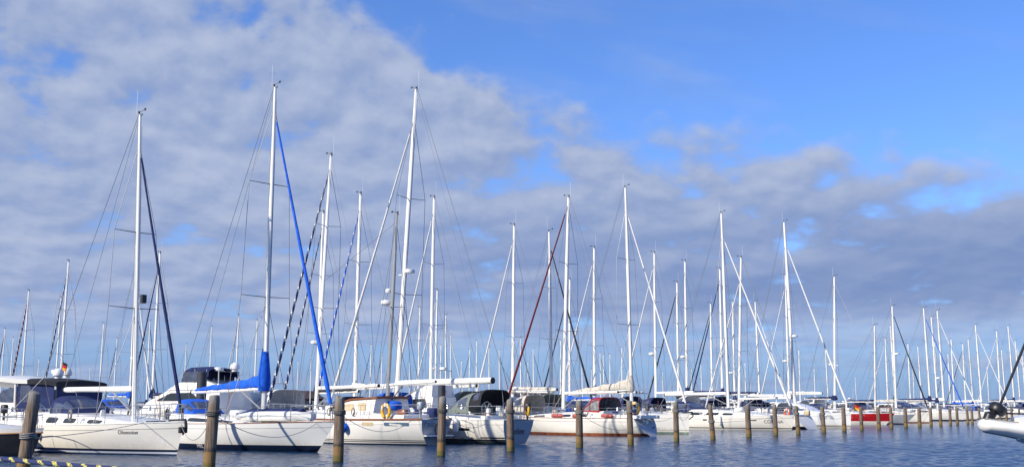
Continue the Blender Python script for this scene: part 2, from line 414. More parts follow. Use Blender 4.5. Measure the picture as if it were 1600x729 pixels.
def sprayhood(parent, xf, xa, w, z, h, m, wm='clear', bars=None, aft_open=True, name='sprayhood', low=0.0):
    """canvas hood: front edge low at xf, highest hoop near xa (aft)"""
    secs = []
    for i in range(9):
        p = i / 8; x = lerp(xf, xa, p); hh = h * math.sin(min(1, 0.06 + p * 1.02) * math.pi / 2) ** .75; ww = w * (0.86 + .14 * p)
        if i == 8: hh *= .985
        secs.append([(x - (0.10 * math.sin(a)), ww * math.copysign(abs(math.cos(a)) ** .42, math.cos(a)), z - low * p * (1 - math.sin(a)) + hh * max(0, math.sin(a)) ** .55)
                     for a in [math.pi * j / 18 for j in range(19)]])
    mb = MB(); mb.sheet(secs, th=0.012); o = mb.build(name, m, parent, ang=60)
    for (i0, i1, j0, j1) in ((1, 4, 3, 6), (1, 4, 7, 11), (1, 4, 12, 15), (4, 7, 1, 4), (4, 7, 14, 17)):
        g = []
        for i in range(i0, i1 + 1):
            r = []
            for j in range(j0, j1 + 1):
                p = Vector(secs[i][j]); c = Vector((p.x - .35, 0, z + h * .2)); r.append(p + (p - c).normalized() * .022)
            g.append(r)
        b = MB(); b.sheet(g); b.build('window', wm, o, ang=60)
    if bars:
        for i in (0, 8, 4):
            MB().tube([Vector(p) + (Vector(p) - Vector((p[0], 0, z))).normalized() * .02 for p in secs[i]], .018, 6).build('hoop', bars, o)
        for j in (0, 5, 9, 13, 18):
            MB().tube([Vector(secs[i][j]) + (Vector(secs[i][j]) - Vector((secs[i][j][0], 0, z))).normalized() * .022 for i in range(9)], .02, 6).build('binding', bars, o)
    return o

def wind_gear(mast, x, z, r=0.012, ant=True):
    b = MB(); b.tube([(x, 0, z), (x - .06, 0, z + .08), (x + .32, 0, z + .11)], r * .8, 5)
    b.box(x + .30, x + .40, -.008, .008, z + .08, z + .17); b.lathe([(.01, z + .11), (.032, z + .12), (.032, z + .16), (.01, z + .17)], (x + .31, .0, 0), 8)
    b.build('wind_vane', 'dark', mast)
    b = MB(); b.tube([(x, -.05, z + .01), (x - .05, .08, z + .005)], r * .8, 5); b.tube([(x - .05, .08, z), (x - .22, .10, z + .03)], r * .8, 5); b.tube([(x - .22, .10, z), (x - .22, .10, z + .12)], r, 5)
    b.lathe([(.035, z + .01), (.04, z + .03), (.04, z + .08), (.02, z + .10)], (x, -.05, 0), 8)
    b.build('masthead_light', 'dark', mast)
    if ant: MB().tube([(x - .12, -.08, z), (x - .12, -.08, z + .95)], r * .7, 5).build('antenna', 'alu', mast)

def jib_tube(parent, a, b, r, mats, stripe=None, n=8, name='furled_genoa', tail=True):
    a, b = Vector(a), Vector(b); K = 90 if stripe else 16; pts, rs = [], []
    for i in range(K + 1):
        t = i / K; pts.append(lerp(a, b, t) + Vector((0, 0, -0.04 * math.sin(math.pi * t))))
        rs.append(r * (1.0 - 0.55 * t) * (1 if t > .03 else .7) * (1 + .06 * math.sin(i * 2.3)))
    mb = MB(); mb.tube(pts, rs, n, mf=(lambda i, j: 1 if (i * 1.0 + j * stripe[0] / n) % stripe[0] < stripe[1] else 0) if stripe else None)
    return mb.build(name, mats, parent, ang=60)

def arc(p, q, sag, n=14):
    p, q = Vector(p), Vector(q); return [lerp(p, q, i / n) - Vector((0, 0, sag * 4 * (i / n) * (1 - i / n))) for i in range(n + 1)]

def rig(root, hull, mx, mz0, tx, tz, *, wire=.011, mast_r=.095, m='alu', jib=None, jib_m=None, jib_r=.065, stripe=None, frac=.93, spr=(.38, .68),
        boom=None, cover=None, radar=None, ant=True, sprl=.95, bows=None, backstay=True, detail=True, mastname='mast', steps=False, head=True, boomz=1.05, sprd='alug'):
    """mast from (mx, mz0) to (tx, tz), with its spreaders, wires, boom and furled headsail"""
    P = lambda t: Vector((lerp(mx, tx, t), 0, lerp(mz0, tz, t)))
    K = 14
    ma = MB(); ma.tube([P(i / K) for i in range(K + 1)], [mast_r * (1 if i / K < .7 else 1 - .45 * (i / K - .7) / .3) for i in range(K + 1)], 12,
                       ry=[mast_r * .72 * (1 if i / K < .7 else 1 - .35 * (i / K - .7) / .3) for i in range(K + 1)])
    if detail:
        ma.tube([P(.07) - Vector((mast_r, 0, 0)), P(.99) - Vector((mast_r * .62, 0, 0))], .018, 5)   # sail track
    mo = ma.build(mastname, m, root, ang=45)
    if head:
        cap = MB(); p = P(1); cap.box(p.x - .13, p.x + .15, -.04, .04, p.z - .02, p.z + .04, ch=.01); cap.build('masthead_fitting', 'alug', mo)
        wind_gear(mo, tx, tz + .05, r=max(.008, wire * .9), ant=ant)
    tips = []
    cx = mx - .18; ch = hull.deck_half(cx) - .05; cz = hull.deck_z(cx) + .04
    for f, l in zip(spr, (1.0, .84)):
        p = P(f)
        for s in (1, -1):
            q = p + Vector((-.16, s * sprl * l, .05)); tips.append((f, s, q))
            MB().tube([p, q], [.03, .02], 6, ry=[.018, .012]).build('spreader', sprd, mo)
    for s in (1, -1):
        w = MB(); path = [Vector((cx, s * ch, cz))] + [q for f, ss, q in tips if ss == s] + [P(frac + .01)]
        w.tube(path, wire, 5, caps=False); w.build('shroud', 'wire', root)
        w = MB(); w.tube([Vector((cx - .25, s * (ch - .05), cz)), P(spr[0] - .01)], wire, 5, caps=False); w.build('lower_shroud', 'wire', root)
    bow = bows or Vector((hull.Lw + hull.over - .10, 0, hull.fb + .05))
    if jib:
        jib_tube(root, bow + (P(frac) - bow) * .045, bow + (P(frac) - bow) * .955, jib_r, [jib, jib_m or 'cwhite'], stripe)
        MB().lathe([(.03, 0), (.10, .01), (.10, .05), (.06, .06), (.06, .12), (.10, .13), (.10, .16), (.03, .17)], tuple(bow + (P(frac) - bow) * .025), 12).build('furling_drum', 'dark', root)
    MB().tube([bow, P(frac)], wire, 5, caps=False).build('forestay', 'wire', root)
    if backstay:
        st = Vector((hull.x(0, 1) + .08, 0, hull.fs))
        w = MB(); sp = lerp(st, P(1), .16)
        for s in (1, -1): w.tube([Vector((st.x, s * hull.deck_half(.1) * .8, st.z)), sp], wire, 5, caps=False)
        w.tube([sp, P(1) - Vector((.12, 0, 0))], wire, 5, caps=False); w.build('backstay', 'wire', root)
        w = MB(); w.tube([Vector((mx + .12, .06, mz0 + .2)), P(.96) + Vector((.10, .03, 0))], wire * .8, 5, caps=False)
        w.tube([Vector((mx - .14, -.05, mz0 + .2)), P(.97) + Vector((-.13, -.03, 0))], wire * .8, 5, caps=False); w.build('halyard', 'wire', root)
    bo = None
    if boom:
        L, zb, rise = boom[:3]; br = boom[3] if len(boom) > 3 else .075
        t = (zb - mz0) / (tz - mz0); a = P(t) - Vector((mast_r, 0, 0)); e = a + Vector((-L, 0, rise))
        bb = MB(); bb.tube([a, lerp(a, e, .04), lerp(a, e, .96), e], [br * .8, br, br, br * .8], 10, ry=[br * .6, br * .75, br * .75, br * .6])
        bo = bb.build('boom', 'alu', root)
        MB().lathe([(br * .85, -.03), (br * 1.02, -.02), (br * 1.02, .02), (br * .85, .03)], tuple(e), 10, axis='x').build('boom_end_cap', 'dark', bo)
        v = MB(); v.tube([P(max(0, t - .9 / (tz - mz0))) + Vector((-.1, 0, 0)), lerp(a, e, .28) - Vector((0, 0, br))], .035, 6); v.build('boom_vang', 'alug', root)
        ms = MB(); ms.tube([lerp(a, e, .82) - Vector((0, 0, br)), Vector((lerp(a, e, .78).x, .1, zb - .95))], wire * 1.2, 5); ms.build('mainsheet', 'wire', root)
        ml = MB(); ml.tube([e, P(.985) - Vector((.12, 0, 0))], wire * .7, 4, caps=False); ml.build('topping_lift', 'wire', root)
        if cover:
            cm, h0, h1, collar = cover[:4]; wd = cover[4] if len(cover) > 4 else .13
            secs = []
            for i in range(25):
                p = i / 24; c = lerp(a, e, .02 + p * .93); hh = lerp(h0, h1, p ** .7) * (1 + .07 * math.sin(p * 19) + .05 * math.sin(p * 43 + 2)); ww = wd * (1 - .35 * p) * (1 + .16 * math.sin(p * 31 + 1) + .08 * math.sin(p * 67))
                if i == 24: hh *= .6; ww *= .6
                base = c + Vector((0, 0, br * .2))
                secs.append([base + Vector((0, ww * math.sin(q) * (1 - .30 * (1 - math.cos(q)) / 2), hh * .5 * (1 - math.cos(q)) - .02)) for q in [2 * math.pi * j / 14 for j in range(14)]])
            cb = MB(); cb.loft(secs)
            if collar > 0:
                zc = secs[0][7].z - .05
                pp = [P(min(1, (z - mz0) / (tz - mz0))) - Vector((mast_r * .3, 0, 0)) for z in [zb - .12 + (collar + h0) * k / 6 for k in range(7)]]
                cb.tube(pp, [mast_r * q for q in (1.9, 2.3, 2.25, 2.0, 1.75, 1.5, 1.25)], 12)
                # the cloth running up from the pile to the mast
                tri = []
                for k in range(7):
                    zz = zb + (h0 + collar) * k / 6; back = (.35 + .55 * h0) * (1 - k / 6) ** 2.2
                    tri.append([P((zz - mz0) / (tz - mz0)) + Vector((-mast_r - back * q, .09 * (1 - q) * ss, 0)) for q, ss in ((0, 1), (.5, 1), (1, 0), (.5, -1), (0, -1))])
                cb.loft(tri)
            sc_ = cb.build('sail_cover', cm, bo, ang=60)
            for k in (3, 7, 11, 15, 19, 22):          # lashings round cover and boom
                q = secs[k]; ce = sum((Vector(v) for v in q), Vector()) / len(q)
                MB().tube([ce + (Vector(v) - ce) * 1.06 + Vector((0, 0, -.01)) for v in q + [q[0]]], .012, 5, caps=False).build('lashing', 'wire', sc_)
    if radar:
        f, d = radar; p = P(f); rb = MB()
        rb.box(p.x + .0, p.x + .42, -.03, .03, p.z - .05, p.z + .0)
        rb.lathe([(.05, p.z), (.27, p.z + .02), (.29, p.z + .10), (.26, p.z + .19), (.05, p.z + .23)], (p.x + d * .40, 0, 0), 16)
        rb.build('radar_dome', 'dome', mo)
    return mo, bo, P

def pulpits(root, hull, m='steel', r=.016, h=.62, stations=5, bow=True, stern=True, lines=True, wr=.008):
    Lw = hull.Lw
    def edge(u, s, dz): 
        p = hull.pt(u, hull.zs(u), s); return Vector((p.x, p.y - s * .06, p.z + dz)) if abs(p.y) > .1 else Vector((p.x, s * .05, p.z + dz))
    if bow:
        b = MB(); us = [.86, .92, .97, 1.0]
        top = [edge(u, 1, h) for u in us] + [edge(u, -1, h) for u in us[::-1]]; b.tube(top, r, 6)
        mid = [edge(u, 1, h * .5) for u in us[:3]]; b.tube(mid, r * .8, 6); b.tube([Vector((p.x, -p.y, p.z)) for p in mid], r * .8, 6)
        for s in (1, -1):
            for u in (.86, .93, .99): b.tube([edge(u, s, 0), edge(u, s, h)], r, 6)
        b.build('pulpit', m, root)
    if stern:
        b = MB(); us = [.14, .07, .015]
        for s in (1, -1):
            c = [edge(u, s, h) for u in us]; c.append(Vector((c[-1].x, c[-1].y * .35, c[-1].z))); b.tube(c, r, 6)
            c = [edge(u, s, h * .5) for u in us]; b.tube(c, r * .8, 6)
            for u in us: b.tube([edge(u, s, 0), edge(u, s, h)], r, 6)
            b.tube([c[-1], Vector((c[-1].x, c[-1].y * .35, c[-1].z)), Vector((c[-1].x, c[-1].y * .35, c[-1].z + h * .5))], r, 6)
        b.build('pushpit', m, root)
    if stations:
        uu = [lerp(.14, .86, i / (stations + 1)) for i in range(stations + 2)]
        for s in (1, -1):
            for u in uu[1:-1]: MB().tube([edge(u, s, -.02), edge(u, s, h)], r * .8, 6).build('stanchion', m, root)
            for k in (1.0, .5):
                l = MB()
                for a, c in zip(uu, uu[1:]): l.tube(arc(edge(a, s, h * k), edge(c, s, h * k), .015, 4), wr, 4, caps=False)
                l.build('lifeline', 'wire', root)

def winch(root, x, y, z): MB().lathe([(.09, z), (.085, z + .04), (.06, z + .08), (.06, z + .13), (.08, z + .16), (.07, z + .19), (.02, z + .20)], (x, y, 0), 12).build('winch', 'steel', root)
def wheel(root, x, y, z, r=.45):
    z -= .30; r *= .85
    b = MB(); b.tube([(x + .1, y + r * math.cos(a), z + r * math.sin(a)) for a in [2 * math.pi * j / 20 for j in range(21)]], .014, 6, caps=False)
    for j in range(3): a = math.pi * j / 3; b.tube([(x + .1, y + r * math.cos(a), z + r * math.sin(a)), (x + .1, y - r * math.cos(a), z - r * math.sin(a))], .01, 5)
    w = b.build('steering_wheel', 'steel', root)
    MB().box(x - .1, x + .07, y - .11, y + .11, z - .75, z + .05, ch=.04).build('pedestal', 'gel', root)
def coaming(root, hull, x0, x1, m='gel', h=.30):
    b = MB()
    for s in (1, -1):
        secs = []
        for i in range(7):
            x = lerp(x0, x1, i / 6); y = s * (hull.deck_half(x) * .80); z = hull.deck_z(x); hh = h * (0.55 + .45 * i / 6)
            secs.append([(x, y - .13, z), (x, y - .12, z + hh * .9), (x, y - .07, z + hh), (x, y + .07, z + hh), (x, y + .13, z + hh * .85), (x, y + .18, z)])
        b.loft(secs)
    b.box(x0 + .05, x0 + .45, -hull.deck_half(x0) * .7, hull.deck_half(x0) * .7, hull.deck_z(x0), hull.deck_z(x0) + h * .6, ch=.03)
    b.build('cockpit_coaming', m, root)
def hatch(par, x, z, w=.5): MB().box(x, x + w, -w / 2, w / 2, z, z + .05, ch=.015).build('hatch', 'glass', par)

def bands_plain(af=0, top=1, wl=.06): return [(wl, af)] + [(5 + f, top) for f in (.15, .3, .45, .6, .75, .88, 1.0)]
def bands_stripes(stripes, top=1, cove=None):
    """stripes: (z, material index) from the water up, then the topside with a thin cove line"""
    L = list(stripes); L += [(5 + f, top) for f in (.22, .36, .5, .62, .72)]
    if cove: L += [(5.80, top), (5.80 + cove[0], cove[1])]
    L += [(5.92, top), (6.0, top)]
    return L

def clutter(root, hull, house, rnd, xm, raft=True):
    """the small gear of a lived-in boat: cowl vents, coils, cans, a raft canister, an outboard on the rail"""
    for k in range(3):
        x = lerp(house.xa + .5, house.xb - 1.6, rnd.random()); s = rnd.choice((1, -1)); z = house.base(x) + house.top(x) * .95; y = s * house.half(x) * .5
        MB().tube([(x, y, z - .05), (x, y, z + .12), (x + .06, y, z + .18), (x + .14, y, z + .18)], [.05, .05, .06, .075], 8).build('cowl_vent', rnd.choice(('steel', 'gel', 'dome')), root)
    for k in range(4):
        u = rnd.uniform(.16, .80); s = rnd.choice((1, -1)); p = hull.pt(u, hull.zs(u), s); p.y -= s * .06; b = MB()
        for q in range(3):
            r = .13 + .02 * q; b.tube([(p.x + r * .75 * math.sin(a), p.y - s * (.03 + .02 * q), p.z + .36 - r * 1.2 * math.cos(a)) for a in [2 * math.pi * j / 12 for j in range(13)]], .014, 5, caps=False)
        b.build('rope_coil', rnd.choice(('rope', 'cblue', 'cwhite', 'cmar', 'rope')), root)
    x = xm + rnd.uniform(.6, 1.4); z = house.base(x) + house.top(x)
    if raft: MB().box(x, x + .75, -.28, .28, z, z + .26, ch=.09).build('raft_canister', 'fwhite', root, ang=60)
    b = MB(); x = hull.x(0, 1) + .25; s = rnd.choice((1, -1)); y = s * hull.deck_half(.3) * .75; z = hull.fs
    b.box(x - .16, x + .16, y - .12, y + .12, z + .42, z + .78, ch=.07); b.tube([(x, y, z + .45), (x, y, z - .12)], .055, 8); b.lathe([(.02, -.05), (.09, -.02), (.09, .02), (.02, .05)], (x, y, z - .16), 8)
    b.build('outboard_motor', rnd.choice(('dark', 'dark', 'greypaint_shade')), root, ang=60)
    for k in range(3):
        x = rnd.uniform(.6, 2.6); y = rnd.uniform(-.8, .8); z = hull.deck_z(x) + .12; w = rnd.uniform(.12, .28)
        MB().box(x - w, x + w, y - .14, y + .14, z, z + rnd.uniform(.25, .55), ch=.04).build('cockpit_cushion', rnd.choice(('cnavy', 'cbeige', 'wheat', 'cgrey', 'teak')), root, ang=60)
    MB().tube([(.15 + hull.x(0, 1), -.5, hull.fs), (hull.x(0, 1) - .05, -.5, hull.fs + 1.3)], .014, 6).build('ensign_staff', 'teak', root)
def hood_framed(parent, xf, xa, w, z, h, m, wm, name='sprayhood'):
    """hood that is mostly clear panels, with a cloth top, skirt and seams"""
    secs = []
    for i in range(9):
        p = i / 8; x = lerp(xf, xa, p); hh = h * min(1, .12 + .88 * math.sin(min(1, p * 1.55) * math.pi / 2)); ww = w * (.88 + .12 * p)
        secs.append([(x, ww * math.copysign(abs(math.cos(a)) ** .38, math.cos(a)), z + hh * max(0, math.sin(a)) ** .5) for a in [math.pi * j / 18 for j in range(19)]])
    c = lambda i, j, o: Vector(secs[i][j]) + (Vector(secs[i][j]) - Vector((lerp(xf, xa, .6), 0, z))).normalized() * o
    b = MB(); b.sheet(secs, th=.006); o = b.build(name, wm, parent, ang=60)
    def patch(i0, i1, j0, j1, nm):
        b = MB(); b.sheet([[c(i, j, .022) for j in range(j0, j1 + 1)] for i in range(i0, i1 + 1)], th=.01); b.build(nm, m, o, ang=60)
    patch(4, 8, 5, 13, 'cloth_top')
    for j in (0, 18): MB().tube([c(i, j, .02) + Vector((0, 0, .05)) for i in range(9)], .06, 6).build('skirt', m, o)
    for path in ([(0, j) for j in range(19)], [(8, j) for j in range(19)], [(4, j) for j in range(19)], [(k, k // 2 + 1) for k in range(9)], [(k, 17 - k // 2) for k in range(9)], [(k, 7) for k in range(5)], [(k, 11) for k in range(5)]):
        MB().tube([c(i, j, .026) for i, j in path], .032, 6).build('seam', m, o)
    return o
class Berth:
    """a boat's place: the waterline end (bow or stern) facing the fairway, and readings on its centre plane"""
    def __init__(s, px, py, bow_out, Lw, mast_px=None, turn=0.0, dy=0.0, shift=0.0):
        E = ground(px, py)
        if dy: E = E * dy; E.z = 0
        a = math.atan2(HEAD.y, HEAD.x) + R_(turn); hd = Vector((math.cos(a), math.sin(a), 0))
        s.dir = hd if bow_out else -hd; s.rz = math.atan2(s.dir.y, s.dir.x)
        s.yax = Vector((-s.dir.y, s.dir.x, 0)); s.near = -1 if s.yax.y > 0 else 1
        s.loc = E - s.dir * Lw if bow_out else E.copy(); s.Lw = Lw; s.bow_out = bow_out
    def cp(s, px, py, y=0.0):
        o = s.loc + s.yax * y; r = ray(px, py); k = (o.dot(s.yax)) / (r.dot(s.yax))
        p = r * k; p.z += EYE
        return Vector(((p - s.loc).dot(s.dir), y, p.z))
    def w(s, x, y, z): return s.loc + s.dir * x + s.yax * y + Vector((0, 0, z))
ny = lambda B, h, x: B.near * (h.deck_half(x) - .02)
def at_near(B, h, px, py):
    x = B.cp(px, py, B.near * 1.5).x; x = B.cp(px, py, ny(B, h, x)).x; y = ny(B, h, x); return x, y, B.cp(px, py, y).z

def hull_text(h, parent, m, body, size, x0, z0, side, shear=0.0, fwd=1):
    """lettering laid on the curve of the hull; fwd = 1 when it reads towards the bow"""
    o = text_mesh('name_lettering', body, size, parent, m, (0, 0, 0), (0, 0, 0), shear, .003)
    for v in o.data.vertices:
        x = x0 + fwd * v.co.x; z = z0 + v.co.y; off = .010 + v.co.z
        u = h.u_at(x, z / h.fb); p = h.pt(u, z, side, off); v.co = (x, p.y, z)
    return o
# ------------------------------------------------------------------ water, far shore, pontoons
def water_material():
    m = bpy.data.materials.new('harbour_water'); m.use_nodes = True; t = m.node_tree; n = N(t); b = t.nodes['Principled BSDF']
    b.inputs['Base Color'].default_value = (*WATER_C, 1); b.inputs['Roughness'].default_value = 0.10; b.inputs['IOR'].default_value = 1.14; b.inputs['Specular Tint'].default_value = (0.80, 0.92, 1, 1)
    g = n.new('ShaderNodeNewGeometry'); mp = n.new('ShaderNodeMapping', {0: g.outputs['Position'], 'Rotation': (0, 0, R_(25)), 'Scale': (0.75, 1.5, 1)})
    a = n.noise(mp.outputs[0], 0.55, 3.0, 0.5, 0.4); c = n.noise(mp.outputs[0], 3.6, 4.0, 0.6, 0.3); d = n.noise(mp.outputs[0], 10.0, 2.0, 0.5, 0.2)
    gust = n.smooth(n.noise(g.outputs['Position'], 0.07, 2.0, 0.5), 0.35, 0.65, 0.55, 1.25)
    h = n.math('ADD', n.math('ADD', n.math('MULTIPLY', a, 0.035), n.math('MULTIPLY', c, 0.085)), n.math('MULTIPLY', d, 0.035))
    bp = n.new('ShaderNodeBump', {'Strength': 1.0, 'Distance': 0.34, 'Height': n.math('MULTIPLY', h, gust)})
    t.links.new(bp.outputs[0], b.inputs['Normal']); return m
WATER_C = (0.013, 0.048, 0.12)
def water():
    """one sheet: rippled where it is near enough for single waves to be seen, flat beyond, out to the horizon"""
    import numpy as np
    rng = np.random.default_rng(5)
    rad = [4.0]
    while rad[-1] < 260: rad.append(rad[-1] + max(.07, rad[-1] * .0030))
    rad = np.array(rad + [330, 450, 700, 1200, 2500, 6000, 16000]); ang = np.linspace(R_(-42), R_(42), 820)
    A, Rr = np.meshgrid(ang, rad); X, Y = Rr * np.sin(A), Rr * np.cos(A); Z = np.zeros_like(X)
    for k in range(72):
        lam = .22 * 6 ** rng.random(); th = R_(205) + rng.normal() * .8; amp = lam * .0062 * (1.0 if lam < .7 else .40)
        kx, ky = math.cos(th) * 2 * math.pi / lam, math.sin(th) * 2 * math.pi / lam
        fade = np.clip((lam / (Rr * .0030 + 1e-6) - 2.5) / 2.5, 0, 1)
        Z += amp * fade * np.sin(kx * X + ky * Y + rng.random() * 6.28)
    gust = .75 + .35 * np.sin(X * .11 + Y * .05) * np.sin(Y * .09 - X * .04 + 1)
    Z *= gust * np.clip((280 - Rr) / 120, 0, 1)
    n0, n1 = X.shape; idx = np.arange(n0 * n1).reshape(n0, n1)
    F = np.stack([idx[:-1, :-1], idx[:-1, 1:], idx[1:, 1:], idx[1:, :-1]], -1).reshape(-1, 4)
    me = bpy.data.meshes.new('water'); V = np.stack([X, Y, Z], -1).reshape(-1, 3)
    me.vertices.add(len(V)); me.vertices.foreach_set('co', V.ravel()); me.loops.add(F.size); me.loops.foreach_set('vertex_index', F.ravel())
    me.polygons.add(len(F)); me.polygons.foreach_set('loop_start', np.arange(0, F.size, 4)); me.polygons.foreach_set('use_smooth', np.ones(len(F), bool))
    me.update(calc_edges=True); me.validate(); me.materials.append(water_material())
    o = link('water', me); o['kind'] = 'structure'
water()

M['plank'] = mat('weathered_planks', (0.25, 0.22, 0.19), 0.85, var=0.3, scale=3.0, stretch=(1, 8, 1))
M['conc'] = mat('pontoon_concrete', (0.34, 0.34, 0.33), 0.9, var=0.2, scale=2.0)
M['pile'] = mat('dark_steel_pile', (0.035, 0.042, 0.055), 0.6, var=0.25, scale=2.0)
PONT = [20.6, 60.6, 100.6, 140.6]
def row_box(mb, t0, t1, r0, r1, z0, z1, m=0):
    q = [P0 + ROW * t + AWAY * r for t, r in ((t0, r0), (t1, r0), (t1, r1), (t0, r1))]
    mb.add([(p.x, p.y, z) for z in (z0, z1) for p in q], [(0, 1, 2, 3)[::-1], (4, 5, 6, 7), (0, 1, 5, 4), (1, 2, 6, 5), (2, 3, 7, 6), (3, 0, 4, 7)], m)
for k, c in enumerate(PONT):
    b = MB(); t0 = -70
    while t0 < 300:
        row_box(b, t0, t0 + 11.9, c - .9, c + .9, -.3, .42, 1); row_box(b, t0, t0 + 11.9, c - 1.0, c + 1.0, .424, .52, 0); t0 += 12
    structure('pontoon', b, ['plank', 'conc'], smooth=False)
# low far shore across the water
def shore():
    b = MB(); rnd = random.Random(3); secs = []
    for i in range(81):
        x = lerp(-2600, 2800, i / 80); y = 2300 + 300 * math.sin(i * .13); h = 5 + 5 * rnd.random() + 6 * max(0, math.sin(i * .21))
        secs.append([(x, y - 60, -1), (x, y - 40, 1.0), (x, y, h), (x, y + 150, h * 1.2), (x, y + 400, -1)])
    b.loft(secs, ring=False); return structure('far_shore', b, mat('far_shore_green', (0.07, 0.09, 0.07), 0.9, var=.3, scale=.02))
shore()

# ------------------------------------------------------------------ mooring posts
def post_material():
    m = bpy.data.materials.new('weathered_mooring_timber'); m.use_nodes = True; t = m.node_tree; n = N(t); b = t.nodes['Principled BSDF']
    tc = n.new('ShaderNodeTexCoord'); sep = n.new('ShaderNodeSeparateXYZ', {0: tc.outputs['Object']}); z = sep.outputs[2]
    info = n.new('ShaderNodeObjectInfo')
    off = n.new('ShaderNodeVectorMath', {0: tc.outputs['Object'], 1: n.comb(info.outputs['Random'], info.outputs['Random'], n.math('MULTIPLY', info.outputs['Random'], 9.0))}, operation='ADD')
    st = n.new('ShaderNodeMapping', {0: off.outputs[0], 'Scale': (9, 9, 0.7)})
    g = n.noise(st.outputs[0], 2.6, 6.0, 0.65, 0.3); w = n.noise(off.outputs[0], 3.0, 3.0, 0.5)
    wood = n.mix(n.smooth(g, .3, .7), (0.075, 0.056, 0.040, 1), (0.26, 0.19, 0.135, 1))
    wood = n.mix(n.math('MULTIPLY', n.smooth(z, 1.55, 2.0), .6), wood, (0.25, 0.26, 0.26, 1))
    zz = n.math('ADD', z, n.math('MULTIPLY', n.math('SUBTRACT', w, 0.5), 0.16))
    wood = n.mix(n.math('MULTIPLY', n.smooth(zz, .62, .50), .75), wood, (0.035, 0.028, 0.022, 1))
    wood = n.mix(n.math('MULTIPLY', n.smooth(zz, .50, .44), .9), wood, (0.25, 0.15, 0.052, 1))
    wood = n.mix(n.math('MULTIPLY', n.smooth(zz, .26, .16), .9), wood, (0.12, 0.105, 0.028, 1))
    wood = n.mix(n.math('MULTIPLY', n.smooth(zz, .06, .0), .85), wood, (0.02, 0.022, 0.014, 1))
    t.links.new(wood, b.inputs['Base Color']); b.inputs['Roughness'].default_value = 0.85
    bp = n.new('ShaderNodeBump', {'Strength': 0.7, 'Distance': 0.03, 'Height': g}); t.links.new(bp.outputs[0], b.inputs['Normal'])
    return m
M['post'] = post_material()
posts = []
def post(px, top_py, label, lean=(0, 0), r=.145, off=0.0, seed=0):
    p = on_row(px, off); zt = at_y(px, top_py, p.y).z; zt = min(2.25, max(1.75, zt)); rnd = random.Random(int(px)); mb = MB(); secs = []; r *= rnd.uniform(.90, 1.10); lean = (lean[0] + rnd.uniform(-.012, .012), lean[1] + rnd.uniform(-.02, .02)); tilt = rnd.uniform(-.35, .35); nick = rnd.uniform(0, 6.28)
    for i in range(13):
        q = i / 12; z = lerp(-1.2, zt, q); rr = r * (1.10 - .16 * q)
        if i == 12: rr *= .93
        secs.append([(rr * (1 + .05 * math.sin(3 * a + px) + .02 * rnd.random()) * math.cos(a) + lean[0] * z, rr * (1 + .05 * math.sin(2 * a + px)) * math.sin(a) + lean[1] * z, z + (tilt * rr * math.cos(a + px) - (.07 if math.cos(a - nick) > .9 else 0)) * (1 if i >= 11 else 0)) for a in [2 * math.pi * j / 16 for j in range(16)]])
    secs.append([(lerp(0, x - lean[0] * z, .75) + lean[0] * z, lerp(0, y - lean[1] * z, .75) + lean[1] * z, z + .025) for x, y, z in secs[-1]])
    mb.loft(secs); o = mb.build('mooring_post', 'post', None, ang=50)
    o.location = p; tag(o, label, 'mooring post', 'timber mooring posts in a row'); posts.append((px, p, zt, lean, r)); return o
